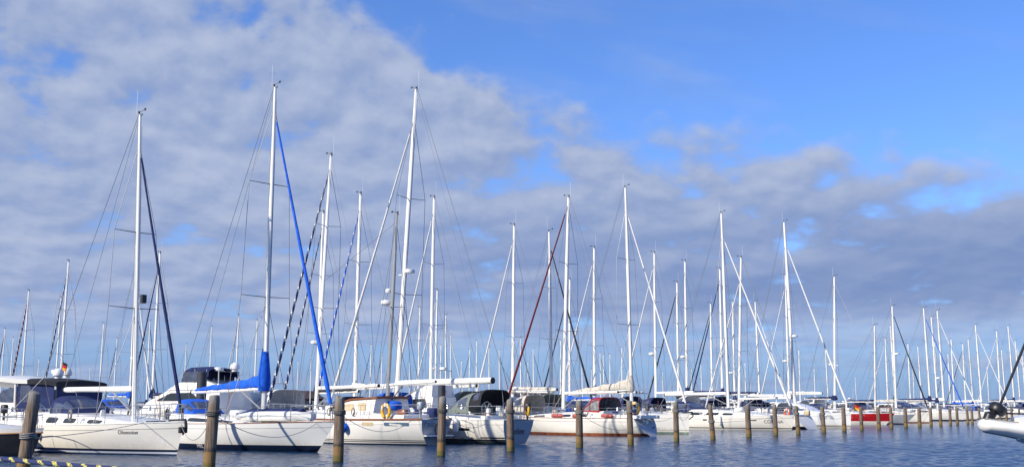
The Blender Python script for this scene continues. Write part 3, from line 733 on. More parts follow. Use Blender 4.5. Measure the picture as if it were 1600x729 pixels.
POSTS = [(41, 613, 'thickest timber mooring post, nearest, beside the dark motorboat at left', (.10, 0)),
 (330, 618, 'timber mooring post in front of the blue sail cover sloop, marked by tied rope', (.035, 0)),
 (530, 620, 'timber mooring post between the blue-cover sloop bow and the teak-trimmed ketch', (.015, 0)),
 (690, 620, 'timber mooring post by the ketch transom, under the long white boom', (.02, 0)),
 (798, 623, 'timber mooring post in front of the lettered grey-shaded transom beneath the maroon forestay', (-.015, 0)),
 (905, 626, 'timber mooring post in front of the red sprayhood cruiser amidships', (.0, 0)),
 (985, 626, 'timber mooring post beside the yellow horseshoe buoy on red sprayhood cruiser stern', (-.02, 0)),
 (1056, 627, 'timber mooring post in front of the sloop with green antifouling', (-.01, 0)),
 (1113, 632, 'leaning timber mooring post by the anchor bow of the lettered white sloop', (-.06, 0)),
 (1169, 632, 'timber mooring post in front of the middle of the lettered white sloop', (-.03, 0)),
 (1211, 632, 'timber mooring post that hides part of a boat name in capitals', (-.02, 0)),
 (1246, 634, 'timber mooring post between the lettered bow and the scooped dark-bottomed stern', (-.05, 0)),
 (1286, 635, 'timber mooring post before the white sloop with a pale bow emblem', (-.02, 0)),
 (1318, 635.5, 'timber mooring post just left of the plumb white bow beside the red hull', (0, 0)),
 (1345, 636, 'timber mooring post in front of the red hull, right next to the German flag', (-.01, 0)),
 (1372, 636.5, 'timber mooring post before the middle of the red hull', (0, 0)),
 (1391.5, 637, 'timber mooring post before the raked bow tip of the red hull', (0, 0)),
 (1414, 637, 'timber mooring post in front of the grey-white raked bow right of the red hull', (0, 0)),
 (1435.5, 637, 'timber mooring post before the cream hull right of the grey-white raked bow', (0, 0)),
 (1453.5, 637.5, 'timber mooring post at the cream bow below the dark diagonal forestay', (0, 0)),
 (1468.6, 638, 'distant timber mooring post, first of the pair right of the dark diagonal forestay', (0, 0)),
 (1484, 638, 'distant timber mooring post, second right of the dark diagonal forestay', (0, 0)),
 (1495, 638, 'distant timber mooring post below the bottom of the blue diagonal forestay', (0, 0)),
 (1511, 638, 'distant timber mooring post, left one of the close pair left of the white bowsprit', (0, 0)),
 (1518, 638, 'distant timber mooring post, right one of the close pair left of the white bowsprit', (0, 0)),
 (1530, 638, 'distant timber mooring post just left of the tip of the white bowsprit', (0, 0)),
 (1548, 638.5, 'distant timber mooring post seen under the black furling drum', (0, 0)),
 (1562, 638.5, 'distant timber mooring post first right of the black furling drum', (0, 0)),
 (1572, 638.7, 'distant timber mooring post second right of the black furling drum', (0, 0)),
 (1580.5, 638.8, 'distant timber mooring post third right of the black furling drum', (0, 0)),
 (1592, 639, 'distant timber mooring post near the right edge above the bowsprit root', (0, 0))]
for px, py, lb, ln in POSTS: post(px, py, lb, ln)

def pile(px, top_py, label):
    o_ = P0 + AWAY * (PONT[0] - 1.25); p = o_ + ROW * on_line(px, o_, ROW); z = at_y(px, top_py, p.y).z
    mb = MB(); mb.lathe([(.24, -1.5), (.24, z - .04), (.20, z)], (0, 0, 0), 20); o = mb.build('pontoon_pile', 'pile'); o.location = p
    tag(o, label, 'pile', 'dark steel pontoon piles'); return o
pile(313.5, 580, 'dark round steel pontoon pile behind the blue sail cover')
pile(690, 601, 'dark round steel pontoon pile under the long white boom')

# ------------------------------------------------------------------ harbour buildings behind
def hall(px0, px1, r, z0, z1, label, wallm, roofm, name):
    o_ = P0 + AWAY * r; t0, t1 = on_line(px0, o_, ROW), on_line(px1, o_, ROW); a = o_ + ROW * t0; L = t1 - t0
    root = thing(name, label, 'building', a, math.atan2(ROW.y, ROW.x))
    MB().box(0, L, 0, 8, -.2, z1, ch=.0).build('wall', wallm, root, smooth=False)
    b = MB(); b.loft([[(x, -.5, z1 - .05), (x, 4, z1 + (z1 - z0)), (x, 8.5, z1 - .05), (x, 8.5, z1 + .12), (x, 4, z1 + (z1 - z0) + .2), (x, -.5, z1 + .12)] for x in (-.4, L + .4)])
    b.build('roof', roofm, root, smooth=False)
    k = 0; x = 1.0
    while x < L - 1.6:
        f = MB(); f.box(x, x + 1.2, -.05, .02, z1 - 1.6, z1 - .5); w = f.build('window', 'alu', root, smooth=False)
        MB().box(x + .08, x + 1.12, -.07, -.052, z1 - 1.52, z1 - .58).build('pane', 'glass', w, smooth=False); x += 3.0
    return root
M['brick'] = mat('red_brown_brick', (0.30, 0.10, 0.055), 0.85, var=0.25, scale=3.0)
M['dwood'] = mat('dark_brown_boarding', (0.075, 0.042, 0.032), 0.8, var=0.25, scale=3.0)
hall(432, 505, 156, 2.2, 4.0, 'low dark brown boarded harbour shed behind the ketch mainmast', 'dwood', 'roofm', 'harbour_shed')
hall(768, 872, 172, 2.6, 5.0, 'long low red brick harbour building between the middle masts', 'brick', 'roofm', 'harbour_building')
# ------------------------------------------------------------------ the front row
def boat_root(B, label, name='sailing_yacht', group=None): return thing(name, label, 'sailboat', B.loc, B.rz, group)
def finish_hull(h, root, bands, mats, tm=None, rail='teak', rail_r=.02, trm=None):
    ho, tb = h.build(root, bands, mats); tb.build('transom', tm or mats[1], root, smooth=False)
    h.deck(root); h.rail(ho, rail, rail_r); return ho
front = {}

# 1 -- white sloop with navy sprayhood
B1 = Berth(276, 711, True, 11.6, turn=7); h1 = Hull(11.6, 3.6, 1.17, 1.02, over=.36, tr=.55, st=.80)
r1 = boat_root(B1, 'white sloop with navy sprayhood, navy forestay and dark script name near its bow'); front[1] = r1
ho1 = finish_hull(h1, r1, bands_stripes([(.05, 0), (.115, 2), (.20, 3)], 1, (.018, 4)), ['blueaf', 'cream', 'pale', 'navy', 'greyline'], rail='alu')
x1m = B1.cp(210, 640).x; c1 = House(h1, 3.4, 10.2, 1.22, .50, pw=2.2, front=.1); co1 = c1.build(r1)
for a, b in ((70, 87), (97, 115), (134, 155)):
    xa, xb = B1.cp(a, 657, -1.2).x, B1.cp(b, 657, -1.2).x
    for s in (1, -1): c1.window(xa, xb, .22, .72, s, rnd=.4, slant=.2)
hatch(co1, x1m + 1.2, c1.base(x1m + 1.2) + c1.top(x1m + 1.2), .5)
p = B1.cp(219, 180)
rig(r1, h1, x1m, c1.base(x1m) + c1.top(x1m), p.x, p.z, jib='cnavy', jib_r=.07, frac=.89, spr=(.35, .60), wire=.012, mast_r=.105, sprd='dark', sprl=1.05,
    boom=(B1.cp(210, 607).x - B1.cp(103, 607).x, B1.cp(200, 607).z, .02, .105))
MB().box(x1m + .14, x1m + .30, -.1, .1, B1.cp(213, 468).z - .16, B1.cp(213, 468).z + .16, ch=.02).build('deck_light', 'dark', r1)
xe = B1.cp(80, 640, -1.0).x; xs = max(B1.cp(165, 640, .85).x, xe + 1.5)
sprayhood(r1, xs, xe, 1.05, c1.base(xs) + .28, .82, 'cnavy', low=.3)
coaming(r1, h1, .5, 3.6); pulpits(r1, h1); winch(r1, 2.2, -1.45, 1.5); wheel(r1, 1.3, 0, 1.75)
hull_text(h1, ho1, 'letter', 'Obsession', .19, at_near(B1, h1, 238, 676)[0], .74, -1, .35)
a = MB(); xb = 11.6 + .36; a.tube([(xb - .9, 0, 1.22), (xb + .10, 0, 1.24)], .04, 6); a.tube([(xb + .1, 0, 1.22), (xb + .13, 0, 1.0), (xb - .05, 0, .72)], [.05, .06, .03], 6); a.box(xb - .12, xb + .02, -.16, .16, .78, 1.0, ch=.03)
a.build('anchor', 'dark', r1)

# 2 -- white sloop with the bright blue covers
B2 = Berth(497, 706, True, 12.2, turn=2); h2 = Hull(12.2, 3.7, 1.16, 1.05, over=1.05, tr=.5, st=.78, full=2.0)
r2 = boat_root(B2, 'white sloop with bright blue sail cover, blue forestay and dinghy on its foredeck'); front[2] = r2
ho2 = finish_hull(h2, r2, bands_stripes([(.30, 0)], 1, (.014, 2)), ['navy', 'cool', 'greyline'], rail='teak', rail_r=.016)
x2m = B2.cp(412, 635).x; c2 = House(h2, 2.6, 9.2, 1.15, .42, pw=2.0, front=.2); co2 = c2.build(r2)
for s in (1, -1): c2.window(B2.cp(292, 652, -1.1).x, B2.cp(362, 652, -1.1).x, .25, .75, s, rnd=.3, slant=.3)
hatch(co2, x2m - 1.4, c2.base(x2m - 1.4) + c2.top(x2m - 1.4), .6)
p = B2.cp(430, 137); q = B2.cp(302, 612); zb = B2.cp(405, 606).z
rig(r2, h2, x2m, c2.base(x2m) + c2.top(x2m), p.x, p.z, jib='cblue', jib_r=.085, frac=.93, spr=(.36, .70), wire=.012, mast_r=.115, sprd='dark', sprl=1.15,
    boom=(x2m - q.x, zb, q.z - zb, .09), cover=('cblue', .55, .17, 1.05, .16), bows=Vector((12.2 + .95, 0, 1.2)))
xe = B2.cp(276, 640, -.85).x; xs = max(B2.cp(330, 640, .8).x, xe + 1.3)
sprayhood(r2, xs, xe, .9, c2.base(3.) + .30, .72, 'cblue', low=.35)
coaming(r2, h2, .4, 2.8); pulpits(r2, h2); winch(r2, 1.6, -1.5, 1.55); wheel(r2, .9, 0, 1.8)
hull_text(h2, ho2, 'wletter', 'HEL', .25, B2.cp(311, 696, -1.7).x, .07, -1)

# 3 -- teak trimmed ketch, stern out
B3 = Berth(677, 695, False, 12.4, turn=4); h3 = Hull(12.4, 3.5, 1.25, 1.16, over=.9, tr=-.22, st=.52, full=2.0, wls=.42)
r3 = boat_root(B3, 'white ketch with teak trim, wheelhouse curtains and grey-shaded transom'); front[3] = r3
ho3 = finish_hull(h3, r3, bands_stripes([(.06, 0), (.115, 1), (.15, 0), (.19, 1), (.225, 0)], 1, (.012, 2)), ['navy', 'gel', 'greyline'], tm='greypaint_shade', rail='teak', rail_r=.045)  # transom darkened to grey: its shade is painted in
c3 = House(h3, 4.6, 10.4, 1.25, .46, pw=3, front=.2); co3 = c3.build(r3)
w3a, w3b = B3.cp(584, 640, 1.1).x, B3.cp(506, 640, 1.1).x
w3 = House(h3, w3a, w3b, 1.2, 1.02, pw=6, front=.12, inset=.16); wo3 = w3.build(r3, name='wheelhouse')
for a, b in [(B3.cp(q, 635, 1.1).x, B3.cp(p_, 635, 1.1).x) for p_, q in ((540, 554), (560, 573), (517, 532))]:
    for s in (1, -1): w3.window(a, b, .48, .93, s, m='wheat', rnd=.25, slant=.35)
rr = MB(); rr.loft([[(x, s_ * (w3.half(x) * .82 + .05), w3.base(x) + w3.top(x) * 1.0 + e) for s_, e in ((1, -.05), (1, .03), (.5, .07), (-.5, .07), (-1, .03), (-1, -.05))] for x in (w3a - .12, lerp(w3a, w3b, .2), lerp(w3a, w3b, .5), lerp(w3a, w3b, .8), lerp(w3a, w3b, .93))])
rr.build('wheelhouse_roof', 'teak', wo3)
for a, b in ((568, 583), (597, 628)):
    xa, xb = B3.cp(b, 659, 1.5).x, B3.cp(a, 659, 1.5).x
    for s in (1, -1): hull_window(h3, ho3, xa, xb, .86, 1.02, s, m='wheat' if a == 568 else 'blueglass', rnd=.2)
x3m = B3.cp(493, 638).x; p = B3.cp(517, 243)
mo3, bo3, P3 = rig(r3, h3, x3m, c3.base(x3m) + c3.top(x3m), p.x, p.z, jib='cnavy', stripe=(5.0, 1.3), jib_m='cwhite', jib_r=.085, frac=.95, spr=(.40, .72), wire=.012, mast_r=.11,
    boom=(x3m - B3.cp(588, 602).x, B3.cp(500, 606).z, .06, .085), cover=('cwhite', .10, .06, 0, .09), backstay=False, bows=Vector((13.2, 0, 1.3)))
xz = B3.cp(605, 614).x; p = B3.cp(620, 335)
mz, bz, PZ = rig(r3, h3, xz, 1.6, p.x, p.z, frac=.96, spr=(.52,), wire=.011, mast_r=.115, m='alug', mastname='mizzen_mast', sprl=.75, backstay=False,
    boom=(3.2, 2.75, .10, .06), bows=Vector((x3m - .3, 0, P3(.5).z)), radar=(.535, 1))
MB().lathe([(.02, 0), (.14, .02), (.16, .12), (.10, .2), (.01, .22)], tuple(PZ(.595) + Vector((.32, 0, 0))), 12).build('satellite_dome', 'dome', mz)
MB().tube([PZ(.595), PZ(.595) + Vector((.32, 0, .02))], .02, 5).build('bracket', 'alug', mz)
b = MB(); xa = B3.cp(613, 625).x; b.box(xa - .45, xa + .55, -.35, .35, 1.55, 1.98, ch=.16); b.build('instrument_cover', 'cblue', r3, ang=60)
coaming(r3, h3, .8, 4.6, h=.42); pulpits(r3, h3, stations=5, h=.66)
# transom fittings: windows and boarding ladder
for s in (-.45, .45): MB().box(-.27, -.215, s - .25, s + .25, .86, 1.04, ch=.02).build('transom_window', 'blueglass', r3)
lb = MB(); lb.tube([(-.30, .16 * math.cos(a) * 1.1, .72 + .24 * math.sin(a)) for a in [2 * math.pi * j / 18 for j in range(19)]], .032, 6, caps=False); lb.build('ladder_ring', 'dark', r3)
MB().box(-.62, -.10, -.72, .72, .40, .46, ch=.02).build('bathing_platform', 'gel', r3)
text_mesh('name_lettering', 'Helene', .13, r3, 'letter', (-.235, -.40, .70), (R_(90), 0, R_(-90)))

# 4 -- white yacht with sage and black sprayhood, stern out
B4 = Berth(806, 694, False, 13.6, dy=1.012, turn=5); h4 = Hull(13.6, 3.7, 1.3, 1.12, over=.5, tr=-.20, st=.56, wls=.62)
r4 = boat_root(B4, 'tall-masted white yacht with sage and black sprayhood and lettered grey-shaded transom'); front[4] = r4
ho4 = finish_hull(h4, r4, bands_stripes([(.17, 0), (.23, 2), (.265, 1), (.33, 2)], 1, (.014, 3)), ['greyaf', 'cream', 'black', 'greyline'], tm='greypaint_shade', rail='alu', rail_r=.022)  # grey on the transom stands for shade on a pale hull
c4 = House(h4, 4.4, 11.4, 1.3, .52, pw=2.4, front=.15); co4 = c4.build(r4)
for a, b in ((5.0, 6.4), (6.8, 8.2), (8.6, 9.6)):
    for s in (1, -1): c4.window(a, b, .25, .75, s, rnd=.4, slant=.3)
xa, xb = B4.cp(726.5, 667.5, 1.7).x, B4.cp(705, 667.5, 1.7).x
for s in (1, -1): hull_window(h4, ho4, xa, xb, .62, .74, s, rnd=.25)
x4m = B4.cp(619, 624).x; p = B4.cp(650, 140); e = B4.cp(765, 594); zb = B4.cp(632, 598).z
rig(r4, h4, x4m, 1.9, p.x, p.z, jib='cwhite', jib_r=.085, frac=.90, spr=(.34, .645), wire=.013, mast_r=.135, sprl=1.2, sprd='dark',
    boom=(x4m - e.x, zb, e.z - zb, .155), radar=(.405, -1), bows=Vector((14.0, 0, 1.4)))
xf, xm, xe = B4.cp(697, 640, 1.2).x, B4.cp(726, 640, 1.2).x, B4.cp(757, 640, 1.2).x
sprayhood(r4, xf + .35, xm, .95, 1.36, 1.02, 'cgrey', bars=None, name='sprayhood')
sprayhood(r4, xm + .30, xm - .85, 1.0, 1.75, .78, 'cblack', name='cockpit_tent')
coaming(r4, h4, .6, 4.6, h=.4); pulpits(r4, h4, h=.64, stations=6); winch(r4, 2.1, 1.45, 1.62); winch(r4, 3.0, 1.5, 1.62); wheel(r4, 1.1, .7, 1.9, .42); wheel(r4, 1.1, -.7, 1.9, .42)
text_mesh('name_lettering', 'Adeline', .40, r4, 'letter', (-.165, .20, .48), (R_(84), 0, R_(-90)), .35)

# 5 -- cream cruiser with red sprayhood, stern out
B5 = Berth(1021, 681, False, 12.0, turn=3); h5 = Hull(12.0, 3.6, 1.22, 1.08, over=.9, tr=.75, st=.56, full=2.0, wls=.30)
r5 = boat_root(B5, 'cream cruiser with red sprayhood, rust red waterline and maroon forestay'); front[5] = r5
ho5 = finish_hull(h5, r5, bands_stripes([(.17, 0)], 1, (.018, 2)), ['rust', 'cream', 'redline'], tm='greypaint_shade', rail='teak', rail_r=.022)  # cream boat, transom coloured grey as painted shade
c5 = House(h5, 3.0, 10.2, 1.2, .45, pw=2.3, front=.15); co5 = c5.build(r5, 'cream')
for a, b in ((4.2, 5.2), (5.6, 6.6), (7.8, 8.8)):
    for s in (1, -1): c5.window(a, b, .25, .72, s, rnd=.4)
x5m = B5.cp(880, 630).x; p = B5.cp(888, 308)
rig(r5, h5, x5m, 1.65, p.x, p.z, jib='cmar', jib_r=.085, frac=.965, spr=(.36, .68), wire=.013, mast_r=.125, sprd='dark', sprl=1.1,
    boom=(4.4, 2.62, .05, .08), cover=('cwhite', .12, .08, 0, .09), bows=Vector((12.75, 0, 1.3)))
xf = B5.cp(907, 636, 1.0).x; xe = min(B5.cp(968, 625, -1.0).x, xf - 1.3)
hood_framed(r5, xf, xe, 1.05, 1.42, .90, 'cred', 'clearl')
coaming(r5, h5, .2, 3.2, h=.34); pulpits(r5, h5, stations=6); winch(r5, 1.6, 1.4, 1.5); wheel(r5, .5, 0, 1.75, .4)
text_mesh('name_lettering', 'M', .30, r5, 'letter', (.26, -.25, .42), (R_(123), 0, R_(-90)), .3)

# 6 -- white sloop with green antifouling
B6 = Berth(1076, 677.5, True, 12.4); h6 = Hull(12.4, 3.7, 1.33, 1.12, over=.14, tr=.5, st=.8)
r6 = boat_root(B6, 'white sloop with green antifouling, white forestay and beige sail cover'); front[6] = r6
ho6 = finish_hull(h6, r6, bands_stripes([(.13, 0), (.24, 1), (.27, 2), (.34, 1), (.37, 2)], 1, (.012, 2)), ['greenaf', 'gel', 'greyline'], rail='alu')
c6 = House(h6, 3.6, 10.6, 1.25, .5, front=.15); co6 = c6.build(r6)
for a, b in ((4.2, 5.4), (5.8, 7.0), (8.0, 9.0)):
    for s in (1, -1): c6.window(a, b, .25, .72, s, rnd=.4)
x6m = B6.cp(987, 632).x; p = B6.cp(977, 293); e = B6.cp(890, 616); zb = B6.cp(978, 608).z
rig(r6, h6, x6m, 1.8, p.x, p.z, jib='cwhite', jib_r=.085, frac=.895, spr=(.365, .665), wire=.013, mast_r=.125, sprd='dark', sprl=1.15,
    boom=(x6m - e.x, zb, e.z - zb, .085), cover=('cbeige', .74, .26, .35, .19))
sprayhood(r6, 4.0, 2.4, 1.3, 1.4, .8, 'cnavy'); coaming(r6, h6, .5, 3.7); pulpits(r6, h6, stations=6)
MB().tube([(12.0, 0, 1.38), (12.75, 0, 1.42), (12.8, 0, 1.15), (12.45, 0, .95)], [.05, .06, .05, .03], 6).build('anchor', 'dark', r6)

# 7 -- white sloop with capital letters on the bow
B7 = Berth(1237, 672, True, 13.2); h7 = Hull(13.2, 3.8, 1.18, 1.05, over=.32, tr=.5, st=.8)
r7 = boat_root(B7, 'long white sloop with a name in capitals on the bow and stacked white booms'); front[7] = r7
ho7 = finish_hull(h7, r7, bands_stripes([(.12, 0), (.19, 2)], 1, (.02, 3)), ['cool', 'cream', 'black', 'greyline'], rail='alu')
c7 = House(h7, 3.8, 11.4, 1.3, .58, front=.1); co7 = c7.build(r7)
for a, b in ((4.4, 5.6), (6.0, 7.2), (7.6, 8.6)):
    for s in (1, -1): c7.window(a, b, .25, .72, s, rnd=.35, slant=.3)
for px in (1102, 1171):
    x = B7.cp(px, 655, -1.8).x
    for s in (1, -1): hull_window(h7, ho7, x - .22, x + .22, .72, .82, s, rnd=.6)
x7m = B7.cp(1138, 637).x; p = B7.cp(1127, 333); e = B7.cp(1041, 616); zb = B7.cp(1130, 614).z
rig(r7, h7, x7m, 1.75, p.x, p.z, jib='cwhite', jib_r=.095, frac=.885, spr=(.35, .62), wire=.014, mast_r=.13, boom=(x7m - e.x, zb, e.z - zb, .13))
sprayhood(r7, 4.6, 2.8, 1.3, 1.4, .85, 'cnavy'); coaming(r7, h7, .5, 4.0); pulpits(r7, h7, stations=6)
hull_text(h7, ho7, 'letter', 'CORINA', .36, at_near(B7, h7, 1211, 658)[0], .55, -1)

# 8 -- stern with a sugar scoop
B8 = Berth(1270, 670, False, 10.6); h8 = Hull(10.6, 3.3, 1.2, 1.02, over=.5, tr=.9, st=.74)
r8 = boat_root(B8, 'white sloop with scooped stern, dark bottom and white crossing forestay'); front[8] = r8
finish_hull(h8, r8, bands_stripes([(.26, 0)], 1, (.014, 2)), ['navy', 'gel', 'greyline'], rail='alu')
c8 = House(h8, 3.4, 8.8, 1.15, .5, front=.15); c8.build(r8)
for a, b in ((4.0, 5.2), (5.6, 6.8)):
    for s in (1, -1): c8.window(a, b, .25, .72, s, rnd=.35)
x8m = B8.cp(1154, 630).x; p = B8.cp(1157.5, 402)
rig(r8, h8, x8m, 1.6, p.x, p.z, jib='cwhite', jib_r=.075, frac=.86, spr=(.38, .68), wire=.013, mast_r=.11, boom=(5.2, 2.5, .05, .09))
sprayhood(r8, 4.2, 2.6, 1.2, 1.35, .8, 'cwhite'); coaming(r8, h8, .9, 3.4); pulpits(r8, h8, stations=5)

# 9 -- plumb bow left of the red hull, with a wheelhouse
B9 = Berth(1329, 668.4, True, 11.6); h9 = Hull(11.6, 3.3, 1.36, 1.2, over=.12, tr=.4, st=.8)
r9 = boat_root(B9, 'white wheelhouse sloop with plumb bow and pale round bow emblem'); front[9] = r9
ho9 = finish_hull(h9, r9, bands_stripes([(.10, 0), (.16, 2), (.20, 1), (.24, 2)], 1, (.012, 3)), ['cool', 'cool', 'black', 'greyline'], rail='alu')
c9 = House(h9, 3.0, 10.0, 1.25, .46, front=.15); c9.build(r9, 'cool')
w9 = House(h9, 4.7, 8.6, 1.2, 1.05, pw=3.0, front=.10, inset=.2); w9.build(r9, 'cool', name='wheelhouse')
for a, b, t0 in ((4.95, 5.5, .30), (5.8, 6.7, .45), (6.85, 7.6, .45)):
    for s in (1, -1): w9.window(a, b, t0, .92, s, m='glass' if a < 5.5 else 'blueglass', rnd=.3, slant=.35)
x = B9.cp(1292, 651, -1.2).x
MB().loft([[h9.pt(h9.u_at(x + .42 * math.cos(a)), .78 + .36 * max(0, math.sin(a)) - .02, -1, o) for a in [math.pi * j / 14 for j in range(15)]] for o in (-.01, .006)]).build('bow_emblem', 'greypaint_shade', ho9)
x9m = B9.cp(1242, 633).x; p = B9.cp(1225, 347)
rig(r9, h9, x9m, 1.8, p.x, p.z, jib='cwhite', jib_r=.10, frac=.885, spr=(.35, .62), wire=.014, mast_r=.145, boom=(4.9, B9.cp(1190, 618).z, .04, .12), radar=(.37, 1))
coaming(r9, h9, .5, 3.1); pulpits(r9, h9, stations=5)

# 10 -- red topsides
B10 = Berth(1384, 664, True, 10.2); h10 = Hull(10.2, 3.2, 1.26, 1.18, over=1.1, tr=.3, st=.7, full=1.9)
r10 = boat_root(B10, 'red topsided sloop with white lower hull and raked bow', group=None); front[10] = r10
L10 = [(.10, 0), (.25, 1), (.42, 1), (5.62, 2), (5.7, 2), (5.76, 2), (5.9, 2), (6.0, 2)]
finish_hull(h10, r10, L10, ['cool', 'gel', 'red'], rail='alu', rail_r=.03)
c10 = House(h10, 2.6, 8.0, 1.1, .5, front=.15); c10.build(r10)
for a, b in ((3.2, 4.4), (4.8, 6.0)):
    for s in (1, -1): c10.window(a, b, .25, .72, s, rnd=.35)
x10m = B10.cp(1304, 632).x; p = B10.cp(1303.6, 432)
rig(r10, h10, x10m, 1.6, p.x, p.z, frac=.95, spr=(.37, .68), wire=.014, mast_r=.15, boom=(3.6, 2.7, .03, .09), cover=('cnavy', .28, .16, .2, .16), radar=(.33, -1))
sprayhood(r10, 3.6, 2.0, 1.1, 1.4, .8, 'cnavy'); coaming(r10, h10, .3, 2.7); pulpits(r10, h10, stations=5, m='teak')

# 11 -- grey-white raked bow
B11 = Berth(1415, 662.3, True, 10.0, shift=0); h11 = Hull(10.0, 3.2, 1.1, 1.0, over=1.25, tr=.4, st=.75, full=1.9)
r11 = boat_root(B11, 'grey-white sloop with long raked bow right of the red hull'); front[11] = r11
finish_hull(h11, r11, bands_stripes([(.12, 0)], 1, (.014, 2)), ['navy', 'greypaint_shade', 'greyline'], rail='alu')
c11 = House(h11, 2.6, 8.0, 1.1, .45, front=.15); c11.build(r11)
p = B11.cp(1366.3, 508); xm = B11.cp(1367, 632).x
rig(r11, h11, xm, 1.5, p.x, p.z, frac=.93, spr=(.37, .68), wire=.014, mast_r=.11, boom=(4.0, 2.45, .03, .09), cover=('cnavy', .25, .15, 0, .15))
coaming(r11, h11, .3, 2.7); pulpits(r11, h11, stations=5)

# 12 -- cream bow under the dark diagonal forestay
B12 = Berth(1452, 660.5, True, 11.0); h12 = Hull(11.0, 3.3, 1.3, 1.1, over=.15, tr=.4, st=.78)
r12 = boat_root(B12, 'cream sloop with dark furled forestay crossing right of its thick mast'); front[12] = r12
ho12 = finish_hull(h12, r12, bands_stripes([(.10, 0), (.16, 2)], 1, (.012, 2)), ['rust', 'cream', 'greyline'], rail='teak')
c12 = House(h12, 3.0, 9.2, 1.15, .5, front=.15); c12.build(r12)
for a, b in ((3.8, 5.0), (5.4, 6.6)):
    for s in (1, -1): c12.window(a, b, .25, .72, s, rnd=.35)
x12m = B12.cp(1400, 636).x; p = B12.cp(1394, 478)
rig(r12, h12, x12m, 1.75, p.x, p.z, jib='cblack', jib_r=.10, frac=.94, spr=(.36, .66), wire=.014, mast_r=.15, boom=(4.6, 2.55, .05, .10), radar=(.52, 1), cover=('cbeige', .25, .15, 0, .15))
sprayhood(r12, 3.8, 2.2, 1.1, 1.4, .8, 'cnavy'); coaming(r12, h12, .4, 3.1); pulpits(r12, h12, stations=5)
MB().loft([[h12.pt(h12.u_at(9.3 + .25 * math.cos(a)), .85 + .14 * math.sin(a), -1, o) for a in [2 * math.pi * j / 14 for j in range(14)]] for o in (-.01, .008)]).build('bow_emblem', 'letter', ho12)

for k, (rt, hl, hs, xm_) in enumerate(((r1, h1, c1, x1m), (r2, h2, c2, x2m - 3.5), (r3, h3, c3, x3m - 3), (r4, h4, c4, x4m - 2), (r5, h5, c5, x5m), (r6, h6, c6, x6m), (r7, h7, c7, x7m), (r8, h8, c8, x8m), (r9, h9, c9, x9m), (r10, h10, c10, x10m), (r12, h12, c12, x12m))):
    clutter(rt, hl, hs, random.Random(40 + k), min(xm_, hs.xb - 2.4), raft=k not in (0, 3, 4))
# ------------------------------------------------------------------ the rows behind: every mast stands in a boat of its own
def copy_tree(o, parent=None):
    c = o.copy(); COL.objects.link(c)
    if parent is not None: c.parent = parent
    for ch in o.children: copy_tree(ch, c)
    return c
PROTO = {}
def background_boat(jib, cover, radar, hullm, spray):
    """one boat of a kind, 10.4 m long with a masthead 13.6 m over the water"""
    key = (jib, cover, radar, hullm, spray)
    if key in PROTO: return copy_tree(PROTO[key])
    h = Hull(10.0, 3.25, 1.15, 1.0, over=.35, tr=.4, st=.78)
    root = thing('moored_yacht', 'sailing yacht', 'sailboat'); PROTO[key] = root
    ho = finish_hull(h, root, bands_stripes([(.10, 0), (.17, 2)], 1, (.014, 2)), ['blueaf', hullm, 'navy'], rail='alu')
    c = House(h, 2.8, 8.6, 1.1, .48, front=.12); c.build(root)
    for a, b in ((3.4, 4.6), (5.0, 6.2)):
        for s in (1, -1): c.window(a, b, .25, .72, s, rnd=.35, slant=.2)
    stripe = None; jc = jib
    if jib and jib.endswith('_stripe'): jc = jib[:-7]; stripe = (5.0, 1.3)
    rig(root, h, 6.0, 1.6, 5.85, 13.6, jib=jc, stripe=stripe, jib_r=.125 if jc == 'cmar' else .08, frac=.93, spr=(.37, .67), wire=.010, mast_r=.118,
        boom=(4.3, 2.45, .04, .09), cover=(cover, .30, .16, .35 if cover in ('cnavy', 'cblue', 'cblack') else .15, .15) if cover else None, radar=(.32, 1) if radar else None)
    if spray: sprayhood(root, 3.6, 2.0, 1.1, 1.4, .8, spray)
    coaming(root, h, .4, 2.9); pulpits(root, h, stations=3)
    return root
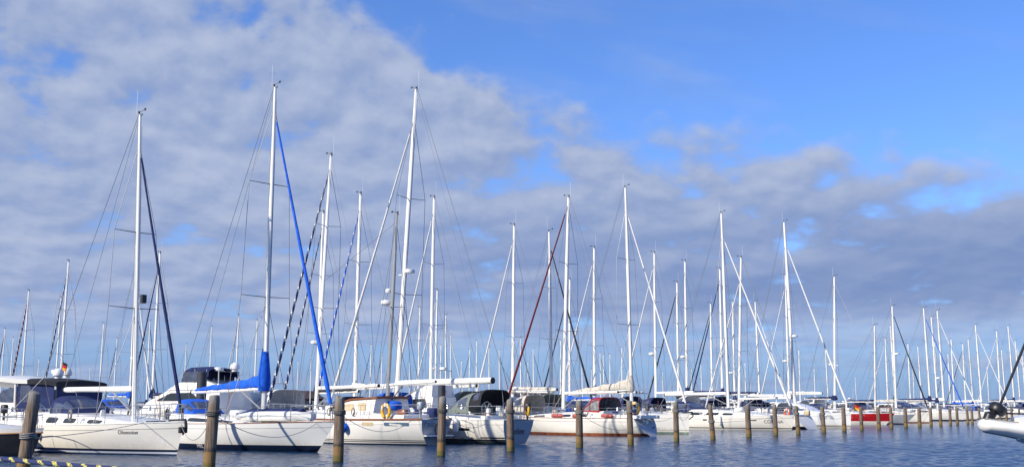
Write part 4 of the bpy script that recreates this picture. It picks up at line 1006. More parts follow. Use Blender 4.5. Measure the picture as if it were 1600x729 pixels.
BACK = [  # px, py of the masthead, bow to the left or right, furled sail, boom cover, radar, sprayhood, hull, label
 (8, 513, 'L', 'cmar', 'cnavy', 0, 'cnavy', 'gel', 'distant sloop whose short mast stands nearest the left edge'),
 (21, 527, 'L', None, None, 0, None, 'gel', 'distant sloop with a very short bare mast, second mast from the left edge'),
 (45, 454, 'L', 'cmar_stripe', 'cnavy', 0, 'cnavy', 'gel', 'sloop with maroon and white striped forestay near the left edge'),
 (96, 465, 'L', 'cnavy', None, 1, 'cnavy', 'cream', 'sloop with mast radar, left one of the close mast pair above the hardtop'),
 (107, 408, 'L', 'cnavy_stripe', 'cnavy', 0, 'cnavy', 'gel', 'taller sloop of the close mast pair above the hardtop, navy striped forestay'),
 (162, 505, 'L', None, 'cwhite', 0, None, 'gel', 'sloop with a short bare mast alone left of the navy-sprayhood sloop mast'),
 (183, 528, 'L', 'cnavy', 'cnavy', 0, 'cnavy', 'gel', 'small sloop with navy forestay just left of the navy-sprayhood sloop mast'),
 (213, 410, 'R', 'cwhite', 'cblue', 1, 'cblue', 'gel', 'sloop with white furled forestay, mast hidden close behind the navy-sprayhood sloop mast'),
 (250, 395, 'L', 'cnavy', 'cnavy', 0, 'cnavy', 'gel', 'sloop with navy forestay, leaning mast crossed by the front navy forestay'),
 (234.5, 501, 'R', 'cnavy', 'cnavy', 0, 'cnavy', 'cool', 'lower masted sloop right beside the leaning mast crossed by the navy forestay'),
 (291, 537, 'R', None, 'cnavy', 0, None, 'gel', 'small sloop with short mast above the navy flybridge top'),
 (330.6, 510, 'R', None, None, 0, None, 'gel', 'bare masted sloop between the navy flybridge top and the blue sail cover mast'),
 (373, 492, 'L', 'cwhite', None, 0, 'cnavy', 'gel', 'sloop with white forestay just left of the blue sail cover mast'),
 (402, 500, 'L', None, None, 0, None, 'gel', 'distant sloop with thin mast touching the blue sail cover mast on its left'),
 (466, 564, 'L', None, 'cwhite', 0, None, 'gel', 'very distant sloop with tiny mast above the brown shed'),
 (486, 556, 'R', None, 'cnavy', 0, None, 'gel', 'very distant sloop with tiny mast seen between the ketch mast and its neighbour'),
 (505, 332, 'L', 'cnavy_stripe', 'cblack', 1, 'cnavy', 'cool', 'radar masted sloop close behind and left of the ketch mainmast'),
 (563, 303, 'L', 'cblue_stripe', 'cwhite', 0, 'cblue', 'gel', 'sloop with blue striped forestay between the ketch mainmast and mizzen'),
 (558.5, 536, 'R', None, None, 0, None, 'gel', 'far sloop with tiny mast below the white diagonal forestay'),
 (580, 538, 'L', 'cblack', 'cnavy', 0, None, 'cool', 'far sloop with tiny mast, middle one left of the ketch mizzen'),
 (597, 551, 'L', 'cnavy', None, 0, None, 'gel', 'far sloop with tiny mast touching the ketch mizzen on its left'),
 (678, 309, 'L', 'cwhite', 'cwhite', 0, 'cgrey', 'gel', 'tall sloop with white forestay, mast first right of the tallest mast'),
 (683, 453, 'L', 'cwhite', 'cnavy', 1, 'cnavy', 'gel', 'sloop with a radar low on its mast, second right of the tallest mast'),
 (656, 480, 'L', None, 'cblack', 0, 'cblack', 'gel', 'shorter bare sloop between the tallest mast and the next tall mast'),
 (696.5, 492, 'R', None, 'cnavy', 0, 'cnavy', 'cream', 'bare masted sloop, left of two short masts over the middle of the long white boom'),
 (704, 523, 'R', 'cwhite', None, 1, None, 'gel', 'short masted sloop with radar arch, right of two short masts over the long white boom'),
 (689, 538, 'L', None, None, 0, None, 'gel', 'tiny far mast squeezed between the radar mast and the bare mast over the long boom'),
 (721, 563, 'L', None, None, 0, None, 'gel', 'tiny very distant mast over the long white boom, before its right third'),
 (734, 545, 'L', 'cblack', 'cnavy', 0, 'cnavy', 'gel', 'far sloop with black forestay, left of the small pair near the long boom end'),
 (745, 532, 'L', None, 'cwhite', 0, None, 'gel', 'far bare sloop, right of the small pair near the long boom end'),
 (803, 352, 'L', 'cwhite', 'cbeige', 0, 'cgrey', 'gel', 'tall sloop with white forestay left of the maroon forestay, beige boom cover'),
 (764, 543, 'R', None, 'cnavy', 0, 'cnavy', 'gel', 'far sloop with bare mast just right of the long white boom end'),
 (780, 546, 'R', 'cblack', 'cnavy', 0, None, 'cool', 'far black-forestay sloop just left of the tall mast beside the maroon forestay'),
 (813, 528, 'R', 'cblack', 'cwhite', 0, 'cnavy', 'gel', 'far sloop with black forestay crossed by the maroon forestay'),
 (833, 544, 'R', 'cnavy', 'cnavy', 0, None, 'gel', 'far sloop with thin dark forestay, second mast right of the maroon forestay foot'),
 (825, 565, 'L', None, None, 0, None, 'gel', 'tiny very distant mast between two far masts right of the maroon forestay foot'),
 (799, 574, 'L', None, None, 0, None, 'gel', 'tiny very distant mast touching the tall mast left of the maroon forestay'),
 (858, 362, 'R', 'cblack', 'cbeige', 0, 'cnavy', 'cream', 'tall cream sloop with black forestay and beige boom cover beside the cream cruiser mast'),
 (890, 436, 'L', 'cblack', 'cblue', 0, 'cblue', 'gel', 'sloop with blue boom cover, lower mast hidden against the cream cruiser mast'),
 (876, 531, 'L', None, 'cnavy', 0, None, 'gel', 'far sloop with short mast just left of the cream cruiser mast'),
 (928, 387, 'L', 'cwhite', 'cblack', 0, 'cnavy', 'gel', 'tall sloop with white forestay between the cream cruiser mast and beige-cover sloop mast'),
 (924, 576, 'L', None, None, 0, None, 'gel', 'tiny very distant mast just left of the far trio over the beige cover'),
 (937.5, 550, 'R', 'cblack', 'cnavy', 0, None, 'cool', 'far sloop, left one of the small trio of masts above the beige cover'),
 (942.5, 553, 'R', None, 'cnavy', 0, None, 'gel', 'far sloop, middle one of the small trio of masts above the beige cover'),
 (953, 553, 'L', None, 'cwhite', 0, None, 'gel', 'far sloop, right one of the small trio of masts above the beige cover'),
 (971.5, 543, 'L', None, 'cnavy', 0, 'cnavy', 'gel', 'far sloop with bare mast just left of the beige-cover sloop mast'),
 (1022, 395, 'L', 'cwhite', None, 1, 'cwhite', 'gel', 'tall sloop with radar halfway up, crossed by the beige-cover sloop forestay'),
 (1057.5, 441, 'L', 'cblack', 'cblack', 0, 'cnavy', 'gel', 'shorter sloop with black forestay of the two masts right of the crossing white forestay'),
 (1070, 408, 'L', None, 'cnavy', 1, 'cnavy', 'gel', 'taller radar masted sloop of the two masts right of the crossing white forestay'),
 (1080, 576, 'L', None, None, 0, None, 'gel', 'tiny very distant mast below the pair of navy forestays'),
 (1095, 569, 'R', None, None, 0, None, 'gel', 'tiny very distant mast left of the white crossing forestay foot'),
 (1110, 474, 'L', 'cblack', None, 0, None, 'gel', 'thin masted sloop behind the navy forestay left of the capital-lettered sloop mast'),
 (1124.5, 420, 'L', 'cnavy', 'cnavy', 0, 'cnavy', 'gel', 'sloop with long navy forestay, mast hidden just left of the capital-lettered sloop mast'),
 (1144.6, 471, 'L', 'cwhite', 'cnavy', 1, 'cnavy', 'gel', 'radar masted sloop just right of the capital-lettered sloop mast'),
 (1180, 471, 'R', 'cwhite', None, 0, None, 'gel', 'sloop with steep white forestay, mast alone between crossing white forestays'),
 (1211, 578, 'R', None, None, 0, None, 'gel', 'tiny very distant mast inside the crossing of white forestays'),
 (1227, 430, 'L', 'cwhite', 'cwhite', 1, 'cwhite', 'gel', 'sloop with long white forestay to the left beside the wheelhouse sloop mast'),
 (1248, 546, 'L', None, 'cred', 0, None, 'gel', 'far sloop with short mast just right of the wheelhouse sloop mast'),
 (1289.5, 545, 'R', None, 'cnavy', 0, 'cnavy', 'gel', 'far sloop with short mast just left of the red hull mast'),
 (1383, 528, 'L', 'cwhite', 'cnavy', 0, 'cnavy', 'gel', 'sloop with white forestay, mast third right of the red hull mast'),
 (1391, 508, 'R', None, 'cblack', 0, 'cblack', 'gel', 'sloop with bare mast touching the thick mast with black diagonal forestay on its left'),
 (1418.5, 536.5, 'L', 'cblack', 'cnavy', 0, 'cnavy', 'gel', 'sloop with black forestay to the left, first mast crossed by the dark diagonal'),
 (1434, 541, 'R', None, 'cblack', 0, 'cblack', 'gel', 'sloop with short bare mast, second right of the dark diagonal forestay top'),
 (1426, 572, 'L', None, None, 0, None, 'gel', 'tiny very distant mast between two short masts by the dark diagonal forestay'),
 (1443, 481, 'R', 'cblue', 'cnavy', 0, 'cnavy', 'gel', 'tall sloop with blue diagonal forestay, leftmost of the tall trio'),
 (1455, 495, 'R', None, 'cnavy', 1, 'cnavy', 'cream', 'tall sloop, middle of the tall trio crossed by the blue forestay'),
 (1460, 533, 'L', None, 'cnavy', 0, None, 'gel', 'shorter sloop standing inside the tall trio crossed by the blue forestay'),
 (1464.4, 485, 'R', 'cwhite', 'cwhite', 0, 'cwhite', 'gel', 'tall sloop with white forestay, rightmost of the tall trio'),
 (1486, 529.5, 'L', None, 'cblue', 0, 'cblue', 'gel', 'sloop with bare mast first right of the blue forestay crossing'),
 (1481, 552, 'L', 'cnavy', None, 0, None, 'gel', 'short far mast just left of the bare mast by the blue forestay foot'),
 (1504, 537, 'L', 'cblack', 'cwhite', 0, 'cwhite', 'gel', 'sloop with thin black forestay to the left, above the close pair of posts'),
 (1512.7, 529.6, 'R', None, 'cnavy', 0, 'cnavy', 'gel', 'leaning bare masted sloop above the close pair of posts, right of the black forestay'),
 (1524, 507, 'R', 'cwhite', 'cwhite', 0, 'cwhite', 'gel', 'sloop with white forestay falling right behind the black furling drum'),
 (1557, 516.6, 'L', 'cwhite', 'cwhite', 0, 'cnavy', 'gel', 'sloop with white forestay falling left, mast above the black furling drum'),
 (1564.6, 546, 'R', None, 'cnavy', 0, 'cnavy', 'gel', 'shorter sloop just right of the mast above the furling drum'),
 (1575, 509, 'R', 'cwhite', 'cnavy', 0, 'cnavy', 'gel', 'taller sloop crossed by the black forestay near the right edge'),
 (1586, 532, 'R', 'cwhite', 'cnavy', 0, None, 'gel', 'sloop with second mast from the right edge'),
 (1597, 555, 'R', None, 'cnavy', 0, None, 'cool', 'sloop whose mast stands at the very right edge'),
 (61, 560, 'L', None, 'cnavy', 0, None, 'gel', 'tiny very distant mast left of the hardtop yacht domes'),
 (141, 574, 'L', None, None, 0, None, 'gel', 'tiny very distant mast right of the hardtop yacht domes'),
 (308, 566, 'R', None, None, 0, None, 'gel', 'tiny very distant mast above the middle of the navy flybridge top'),
 (640, 566, 'R', None, None, 0, None, 'gel', 'tiny very distant mast just right of the tallest mast foot'),
 (909, 560, 'R', None, None, 0, None, 'gel', 'tiny very distant mast right of the cream cruiser mast foot'),
 (1035, 580, 'R', None, None, 0, None, 'gel', 'tiny very distant mast right of the radar halfway mast foot'),
 (1164, 566, 'L', None, None, 0, None, 'gel', 'tiny very distant mast right of the radar mast behind stacked booms'),
 (1272, 575, 'L', None, None, 0, None, 'gel', 'tiny very distant mast left of the red hull mast, over a white cabin'),
 (1336, 588, 'R', None, None, 0, None, 'gel', 'tiny very distant mast over the German flag by the red hull'),
 (1542, 572, 'L', None, None, 0, None, 'gel', 'tiny very distant mast just left of the black furling drum'),
]
TAKEN = [(B_.loc + B_.dir * (B_.Lw / 2)) for B_ in (B1, B2, B3, B4, B5, B6, B7, B8, B9, B10, B11, B12)]
def free(c, extra=3.55):
    bad = 0.0
    for q in TAKEN:
        d = c - q
        if abs(d.dot(HEAD)) < 10.8: bad += max(0.0, extra - abs(d.dot(SIDE)))
    return bad
def place_row(px, py, way):
    best = None; r = ray(px, py)
    for k, c in enumerate(PONT):
        for far in (0, 1):
            for ex in (-.8, 0, .8, 1.6, 2.4):
                bow_in = (way == 'R') == bool(far)
                off = (c + 1.2 + (4.3 if bow_in else 6.2) + abs(ex) * .8) if far else (c - 1.2 - (4.3 if bow_in else 6.2) - abs(ex) * .8)
                o_ = P0 + AWAY * off; t = on_line(px, o_, ROW, py)
                p = o_ + ROW * t; H = EYE + r.z * p.y / r.y
                s = min(1.22, max(.70, H / 13.6))
                dr = HEAD if way == 'R' else -HEAD
                mid = p + dr * (-.85 * s)
                if t < -40 or (k == 0 and not far and px < 1430): continue
                cost = (H - 13.4) ** 2 * .5 + 40 * free(mid) + (60 if H > 17.5 or H < 9 else 0)
                if best is None or cost < best[0]: best = (cost, p, H, s, dr, mid)
    return best
for px, py, way, jib, cover, radar, spray, hm, label in sorted(BACK, key=lambda q: q[1]):
    cost, p, H, s, dr, mid = place_row(px, py, way); TAKEN.append(mid); sc = H / 13.6
    o = background_boat(jib, cover, bool(radar), hm, spray)
    o.scale = (s, s, sc); o.rotation_euler = (0, 0, math.atan2(dr.y, dr.x)); o.location = (p.x - dr.x * 5.85 * s, p.y - dr.y * 5.85 * s, 0)
    o['label'] = label; o['category'] = 'sailboat'; o['group'] = 'sailing yachts moored in the rows behind'
    if cost > 30: print('BACK', px, py, 'cost %.1f H %.1f y %.0f' % (cost, H, p.y))
# ------------------------------------------------------------------ motor boats
def superstructure(hull, parent, secs, m, name): b = MB(); b.loft(secs); return b.build(name, m, parent, ang=35)
def prism(parent, poly, hw, m, name, taper=0.0, hw2=None, ang=30):
    """side outline (x, z) given a half width; taper narrows it with height"""
    z0 = min(z for _, z in poly); z1 = max(z for _, z in poly)
    w = lambda z: hw * (1 - taper * (z - z0) / max(1e-6, z1 - z0))
    b = MB(); b.loft([[(x, s * w(z), z) for x, z in poly] for s in (1, .97, -.97, -1)] if False else [[(x, s * w(z), z) for x, z in poly] for s in (1, -1)])
    return b.build(name, m, parent, ang=ang)
def dome(parent, x, y, z, r, name='satellite_dome'):
    return MB().lathe([(r * .62, 0 + z), (r * .62, z + .10), (r * .98, z + .14), (r, z + r * .9), (r * .86, z + r * 1.45), (r * .5, z + r * 1.8), (.01, z + r * 1.92)], (x, y, 0), 16).build(name, 'dome', parent)

# dark hulled motorboat at the left edge, nearest of all
BA = Berth(50, 712, True, 7.4, turn=16); hA = Hull(7.4, 2.6, .98, .86, over=.55, tr=.0, st=.88, full=2.6, wl=.94, wls=.9)
M['dhull'] = mat('charcoal_hull_paint', (0.022, 0.022, 0.026), 0.25)
M['tan'] = mat('tan_rubbing_strake', (0.33, 0.19, 0.09), 0.5)
rA = thing('motorboat', 'dark hulled motorboat with cream deck and raked windscreen at the left edge', 'motorboat', BA.loc, BA.rz)
hoA, tA = hA.build(rA, [(.06, 0), (5.2, 1), (5.4, 1), (5.6, 1), (5.80, 1), (5.90, 2), (6.0, 2)], ['black', 'dhull', 'cream']); tA.build('transom', 'dhull', rA, smooth=False)
hA.deck(rA, 'cream'); b = MB()
for s in (1, -1): b.tube([hA.pt(u / 20, hA.zs(u / 20) * .83, s, .012) for u in range(21)], .028, 6)
b.build('rubbing_strake', 'tan', hoA)
b = MB()
secs = []
for i in range(11):
    x = lerp(1.2, 6.6, i / 10); w = min(1.0, hA.deck_half(x) - .15); z = hA.deck_z(x); H = .34 * (1 - (i / 10) ** 2.5) + .03
    secs.append([(x, w, z - .02), (x, w * .95, z + H * .7), (x, w * .7, z + H), (x, 0, z + H * 1.15), (x, -w * .7, z + H), (x, -w * .95, z + H * .7), (x, -w, z - .02)])
b.loft(secs); b.build('foredeck_cabin', 'cream', rA)
g = []
for i in range(5):
    p = i / 4; g.append([(4.9 - .9 * p - 1.3 * abs(q) ** 1.6, q * (1.0 - .12 * p), 1.20 + .55 * p) for q in (-1, -.8, -.5, -.2, 0, .2, .5, .8, 1)])
b = MB(); b.sheet(g, th=.012); ws = b.build('windscreen', 'blueglass', rA, ang=60)
MB().tube([Vector(p) for p in g[-1]], .025, 6).build('windscreen_frame', 'steel', ws)
b = MB(); ed = lambda u, s: hA.pt(u, hA.zs(u), s) - Vector((0, s * .08, 0))
top = [ed(u, 1) + Vector((0, 0, .45)) for u in (.5, .65, .8, .92, .99)]; top += [Vector((p.x, -p.y, p.z)) for p in top[::-1]]
b.tube(top, .014, 6)
for s in (1, -1):
    for u in (.5, .65, .8, .92): b.tube([ed(u, s), ed(u, s) + Vector((0, 0, .45))], .012, 6)
b.build('bow_rail', 'steel', rA)

# hardtop motor yacht in the second row behind the navy-sprayhood sloop
def plane_at(px, r): o_ = P0 + AWAY * r; return o_ + ROW * on_line(px, o_, ROW)
class Spot:
    def __init__(s, px, r, bow_right, turn=0):
        a = math.atan2(HEAD.y, HEAD.x) + R_(turn); d = Vector((math.cos(a), math.sin(a), 0)); s.dir = d if bow_right else -d
        s.loc = plane_at(px, r); s.rz = math.atan2(s.dir.y, s.dir.x); s.yax = Vector((-s.dir.y, s.dir.x, 0))
    cp = Berth.cp
BH = Spot(175, 21.9 + 1.2, False, 26)      # stern to the pontoon, bow away to the left
rH = thing('motor_yacht', 'large white motor yacht with dark hardtop, navy canvas and two satellite domes', 'motor yacht', BH.loc, BH.rz)
hH = Hull(11.5, 3.9, 1.6, 1.25, over=1.0, tr=-.1, st=.9, full=2.4, wl=.93, wls=.9)
hoH, tH = hH.build(rH, bands_stripes([(.12, 0), (.2, 2)], 1, (.02, 2)), ['blueaf', 'gel', 'navy']); tH.build('transom', 'gel', rH, smooth=False); hH.deck(rH)
X = lambda px, py=620: BH.cp(px, py, lerp(1.6, -1.6, min(1, max(0, (px - 40) / 120)))).x
Z = lambda px, py: BH.cp(px, py).z
xa, xb = X(163), X(-34)
cab = prism(rH, [(xa + .6, 1.2), (xb + 1.4, 1.3), (xb + .5, 1.75), (xb - .6, 2.0), (xa + .6, 1.9)], 1.7, 'gel', 'cabin', .12)
for s in (1, -1):
    b = MB(); q = [(lerp(xa, xb, t), z) for t, z in ((.30, 1.92), (.72, 1.97), (.82, 2.05), (.70, 2.55), (.52, 2.72), (.30, 2.62))]
    b.loft([[(x, s * 1.52, z) for x, z in q], [(x, s * 1.55, z) for x, z in q]]); b.build('side_window', 'clear', cab, ang=20)
zt = Z(80, 592)
def roof_line(t): return [(0, -.14), (.10, -.05), (.36, -.0), (.50, .02), (.66, .10), (.78, .14), (.9, .05), (1.0, -.12)]
secs = []
for t, dz in roof_line(0):
    x = lerp(xa, xb, t); w = 1.75 * (1 - .35 * max(0, (t - .7) / .3) ** 2)
    secs.append([(x, w, zt + dz - .26), (x, w * 1.02, zt + dz - .07), (x, w * .9, zt + dz), (x, 0, zt + dz + .08), (x, -w * .9, zt + dz), (x, -w * 1.02, zt + dz - .07), (x, -w, zt + dz - .26)])
cut = 2
b = MB(); b.loft(secs[cut:]); b.build('front_roof', 'gel', rH)
b = MB(); b.loft([[(x, y, z - .02) for x, y, z in c] for c in secs[:cut + 1]]); b.build('hardtop', 'cblack', rH)
for s in (1, -1):
    q = [(lerp(xa, xb, t), z) for t, z in ((.04, 1.4), (.50, 1.4), (.50, zt - .18), (.05, zt - .30))]
    b = MB(); b.loft([[(x, s * 1.60, z) for x, z in q], [(x, s * 1.63, z) for x, z in q]]); cv = b.build('side_curtain', 'cnavy', rH, ang=20)
    q = [(lerp(xa, xb, t), z) for t, z in ((.30, 1.95), (.46, 1.95), (.46, zt - .32), (.34, zt - .34))]
    b = MB(); b.loft([[(x, s * 1.635, z) for x, z in q], [(x, s * 1.65, z) for x, z in q]]); b.build('curtain_window', 'clear', cv, ang=20)
    MB().tube([(lerp(xa, xb, .52), s * 1.6, 1.3), (lerp(xa, xb, .53), s * 1.62, zt - .1)], .07, 8).build('roof_pillar', 'gel', rH)
b = MB(); b.box(xa + .12, xa + .15, -1.58, 1.58, 1.35, zt - .3); b.build('aft_curtain', 'cnavy', rH)
dome(rH, X(51), -.9, zt + .10, .26); dome(rH, X(112), .7, zt + .02, .26)
b = MB(); b.lathe([(.05, zt), (.06, zt + .25), (.30, zt + .28), (.32, zt + .38), (.28, zt + .45), (.03, zt + .48)], (X(86), .3, 0), 14); b.build('radar_dome', 'dome', rH)

# flybridge motor yacht with navy top behind the blue-cover sloop
BF = Spot(392, 22.9, False, 24)
rF = thing('motor_yacht', 'white flybridge motor yacht under a navy folding top behind the blue sail cover', 'motor yacht', BF.loc, BF.rz)
hF = Hull(11.0, 3.9, 1.7, 1.3, over=1.0, tr=-.1, st=.9, full=2.4, wl=.93, wls=.9)
hoF, tF = hF.build(rF, bands_stripes([(.12, 0), (.2, 2)], 1, (.02, 2)), ['blueaf', 'gel', 'navy']); tF.build('transom', 'gel', rF, smooth=False); hF.deck(rF)
Xn = lambda px, py=610: BF.cp(px, py, 1.5).x
X = lambda px, py=610: BF.cp(px, py, lerp(1.4, -1.4, min(1, max(0, (px - 285) / 105)))).x
Z = lambda px, py: BF.cp(px, py).z
zf = Z(300, 608)
cab = prism(rF, [(X(392), 1.3), (X(222), 1.4), (X(232), zf - .75), (X(262), zf - .08), (X(330), zf + .02), (X(392), zf - .1)], 1.65, 'gel', 'cabin', .16)
for s in (1, -1):
    q = [(Xn(246), zf - .62), (Xn(268), zf - .22), (Xn(300), zf - .20), (Xn(312), zf - .62)]
    b = MB(); b.loft([[(x, s * (1.46 - .0), z) for x, z in q], [(x, s * 1.575, z) for x, z in q]]); b.build('side_window', 'glass', cab, ang=20)
prism(rF, [(X(385), zf - .02), (X(262), zf - .06), (X(275), zf + .30), (X(300), zf + .52), (X(345), zf + .50), (X(392), zf + .12)], 1.45, 'gel', 'flybridge', .10)
secs = []
for px, py in ((357, 577), (345, 574.5), (320, 574), (295, 575), (285, 578), (281, 592)):
    x, z = X(px), Z(px, py); secs.append([(x, 1.35, z - .45), (x, 1.3, z - .1), (x, 1.0, z), (x, 0, z + .06), (x, -1.0, z), (x, -1.3, z - .1), (x, -1.35, z - .45)])
b = MB(); b.sheet(secs, th=.03); bt = b.build('folding_top', 'cnavy', rF, ang=60)
for s in (1, -1):
    q = [(X(347), Z(347, 581)), (X(290), Z(290, 582)), (X(283), Z(283, 597)), (X(345), Z(345, 597))]
    b = MB(); b.loft([[(x, s * 1.37, z) for x, z in q], [(x, s * 1.385, z) for x, z in q]]); b.build('window', 'clear', bt, ang=20)
for px in (352, 318, 284):
    for s in (1, -1): MB().tube([(X(px), s * 1.33, zf + .1), (X(px), s * 1.33, Z(px, 577))], .025, 6).build('top_frame', 'steel', bt)
b = MB(); xq = X(372); zq = Z(372, 573)
b.tube([(xq - .1, -1.0, zf), (xq, -.9, zq - .25), (xq, .9, zq - .25), (xq - .1, 1.0, zf)], .04, 6); b.build('radar_arch', 'steel', rF)
dome(rF, xq, -.55, zq - .22, .27); b = MB(); b.lathe([(.05, zq - .25), (.26, zq - .2), (.28, zq - .1), (.24, zq - .02), (.03, zq)], (xq + .35, .45, 0), 14); b.build('radar_dome', 'dome', rF)

# flybridge motor yacht behind the long white boom
BG = Spot(712, 22.9, False, 16)
rG = thing('motor_yacht', 'white flybridge motor yacht with dark side windows below the long white boom', 'motor yacht', BG.loc, BG.rz)
hG = Hull(11.0, 3.9, 1.7, 1.3, over=1.0, tr=-.1, st=.9, full=2.4, wl=.93, wls=.9)
hoG, tG = hG.build(rG, bands_stripes([(.12, 0), (.2, 2)], 1, (.02, 2)), ['blueaf', 'gel', 'navy']); tG.build('transom', 'gel', rG, smooth=False); hG.deck(rG)
Xn = lambda px, py=615: BG.cp(px, py, 1.5).x
X = lambda px, py=615: BG.cp(px, py, lerp(1.4, -1.4, min(1, max(0, (px - 640) / 72)))).x
Z = lambda px, py: BG.cp(px, py).z
zf = Z(680, 620)
cab = prism(rG, [(X(712), 1.3), (X(618), 1.4), (X(626), 1.9), (X(645), zf - .02), (X(712), zf)], 1.65, 'gel', 'cabin', .12)
for s in (1, -1):
    q = [(Xn(634), 1.75), (Xn(642), zf - .15), (Xn(664), zf - .12), (Xn(668), 1.75)]
    b = MB(); b.loft([[(x, s * 1.45, z) for x, z in q], [(x, s * 1.63, z) for x, z in q]]); b.build('side_window', 'glass', cab, ang=20)
prism(rG, [(X(708), zf + .02), (X(640), zf + .02), (X(632), zf + .16), (X(652), zf + .34), (X(690), zf + .85), (X(706), zf + .85)], 1.45, 'gel', 'flybridge', .12)
xq = X(712); zq = Z(712, 578)
b = MB(); b.tube([(xq - .1, -.9, zf), (xq, -.8, zq), (xq, .8, zq), (xq - .1, .9, zf)], .05, 6); b.build('radar_arch', 'steel', rG)
MB().lathe([(.05, zq), (.26, zq + .04), (.28, zq + .14), (.24, zq + .22), (.03, zq + .24)], (xq, .2, 0), 14).build('radar_dome', 'dome', rG)

# ------------------------------------------------------------------ mastless cabin cruisers filling the second row
def cabin_cruiser(top, hullm):
    rt = thing('cabin_cruiser', 'cabin cruiser', 'motorboat'); h = Hull(8.6, 3.1, 1.45, 1.15, over=.8, tr=-.05, st=.9, full=2.4, wl=.93, wls=.9)
    ho, tb = h.build(rt, bands_stripes([(.12, 0), (.2, 2)], 1, (.03, 2)), ['blueaf', hullm, 'navy']); tb.build('transom', hullm, rt, smooth=False); h.deck(rt)
    c = prism(rt, [(2.4, 1.1), (7.4, 1.3), (6.0, 1.75), (5.0, 2.55), (2.4, 2.6)], 1.3, 'gel', 'cabin', .16)
    for s in (1, -1):
        for a, b_ in ((2.7, 3.7), (3.9, 4.9)):
            b = MB(); b.loft([[(x, s * w, z) for x, z in ((a, 1.85), (b_ + .3, 1.85), (b_, 2.42), (a, 2.45))] for w in (1.09, 1.21)]); b.build('side_window', 'glass', c, ang=20)
    sprayhood(rt, 2.9, .5, 1.2, 1.4, 1.35, top, name='cockpit_tent')
    b = MB(); b.tube([(2.6, -1.1, 2.4), (2.4, -1.0, 3.15), (2.4, 1.0, 3.15), (2.6, 1.1, 2.4)], .05, 6); b.build('radar_arch', 'gel', rt)
    MB().lathe([(.05, 3.17), (.24, 3.2), (.26, 3.3), (.2, 3.38), (.03, 3.4)], (2.4, .3, 0), 14).build('radar_dome', 'dome', rt)
    MB().tube([(2.4, -.6, 3.15), (2.2, -.6, 5.0)], .012, 5).build('antenna', 'alu', rt)
    pulpits(rt, h, stations=3, stern=False); return rt
cc_first = {}
for px, top, lb in ((455, 'cwhite', 'white cabin cruiser behind the blue-cover sloop mast, in front of the brown shed'),
                    (842, 'cbeige', 'white cabin cruiser with beige tent behind the cream cruiser bow'),
                    (1035, 'cnavy', 'white cabin cruiser with navy tent behind the green-bottomed sloop'),
                    (1092, 'cwhite', 'white cabin cruiser behind the leaning timber post'),
                    (1190, 'cnavy', 'white cabin cruiser with navy tent behind the capital-lettered sloop'),
                    (1262, 'cwhite', 'white cabin cruiser seen just left of the wheelhouse sloop cabin'),
                    (1352, 'cnavy', 'white cabin cruiser with navy tent behind the red hull'),
                    (1420, 'cwhite', 'white cabin cruiser behind the grey-white raked bow'),
                    (1487, 'cblue', 'white cabin cruiser with bright blue tent near the blue forestay foot')):
    best = None
    for off in (22.4, 23.4, 25.0, 27.5):
        for dpx in range(-16, 17, 2):
            q = plane_at(px + dpx, off); mid = q - HEAD * 4.2; cst = 30 * free(mid, 3.3) + abs(dpx) * .3 + (off - 22.4)
            if best is None or cst < best[0]: best = (cst, q, mid)
    cst, q, mid = best; TAKEN.append(mid)
    if cst > 25: print('CRUISER', px, round(cst, 1)); 
    if cst > 60: continue
    o = copy_tree(cc_first[top]) if top in cc_first else cc_first.setdefault(top, cabin_cruiser(top, 'gel'))
    o.location = q; o.rotation_euler = (0, 0, math.atan2(-HEAD.y, -HEAD.x)); o['label'] = lb; o['group'] = 'cabin cruisers in the second row'

# ------------------------------------------------------------------ the yacht at the right edge: only its bowsprit shows
D = 11.0
def nr(px, py): return at_y(px, py, D)
tip = nr(1535, 663); rootp = nr(1592, 672)
rS = thing('sailing_yacht', 'white bowsprit with black furling drum reaching in from the right edge', 'sailboat', (rootp.x + .9, D, 0), math.pi)
loc = lambda p: Vector((rootp.x + .9 - p.x, 0, p.z))
b = MB(); t_, r_ = loc(tip), loc(rootp)
pts = [t_ + Vector((.02, 0, 0)), t_, lerp(t_, r_, .1), lerp(t_, r_, .5), r_, r_ - Vector((.5, 0, .05))]
b.tube(pts, [.03, .058, .066, .070, .078, .10], 14, ry=[.05, .13, .16, .17, .18, .2]); bs = b.build('bowsprit', 'gel', rS, ang=50)
MB().tube([p + Vector((0, 0, -q)) for p, q in zip(pts[1:5], (.060, .066, .070, .08))], .008, 6).build('rubbing_strake', 'dark', bs)
MB().tube([p + Vector((0, .07, q)) for p, q in zip(pts[1:5], (.055, .062, .066, .075))], .007, 6).build('jackline', 'rope', bs)
hS = Hull(9.0, 3.0, rootp.z + .02, 1.1, over=.6, tr=.4, st=.75)
hoS = MB()
hr = thing  # the hull hangs on the same root, its stem just right of the picture's edge
ho_, tb_ = hS.build(rS, bands_stripes([(.1, 0), (.17, 2)], 1, (.02, 2)), ['navy', 'gel', 'greyline']); 
tS = tb_.build('transom', 'gel', rS, smooth=False); dS = hS.deck(rS); railS = hS.rail(rS, 'alu', .02)
for o in (ho_, tS, dS, railS): o.location.x = -8.8
c = loc(nr(1552, 655)); d = loc(nr(1558, 642)); e = loc(nr(1563, 632))
b = MB(); b.tube([loc(nr(1543, 656)), loc(nr(1546, 649)), loc(nr(1552, 646)), loc(nr(1556, 640))], [.05, .055, .035, .03], 10); b.build('tack_fitting', 'black', rS)
b = MB(); k0, k1 = loc(nr(1555, 645)), loc(nr(1563, 631)); ax = (k1 - k0).normalized()
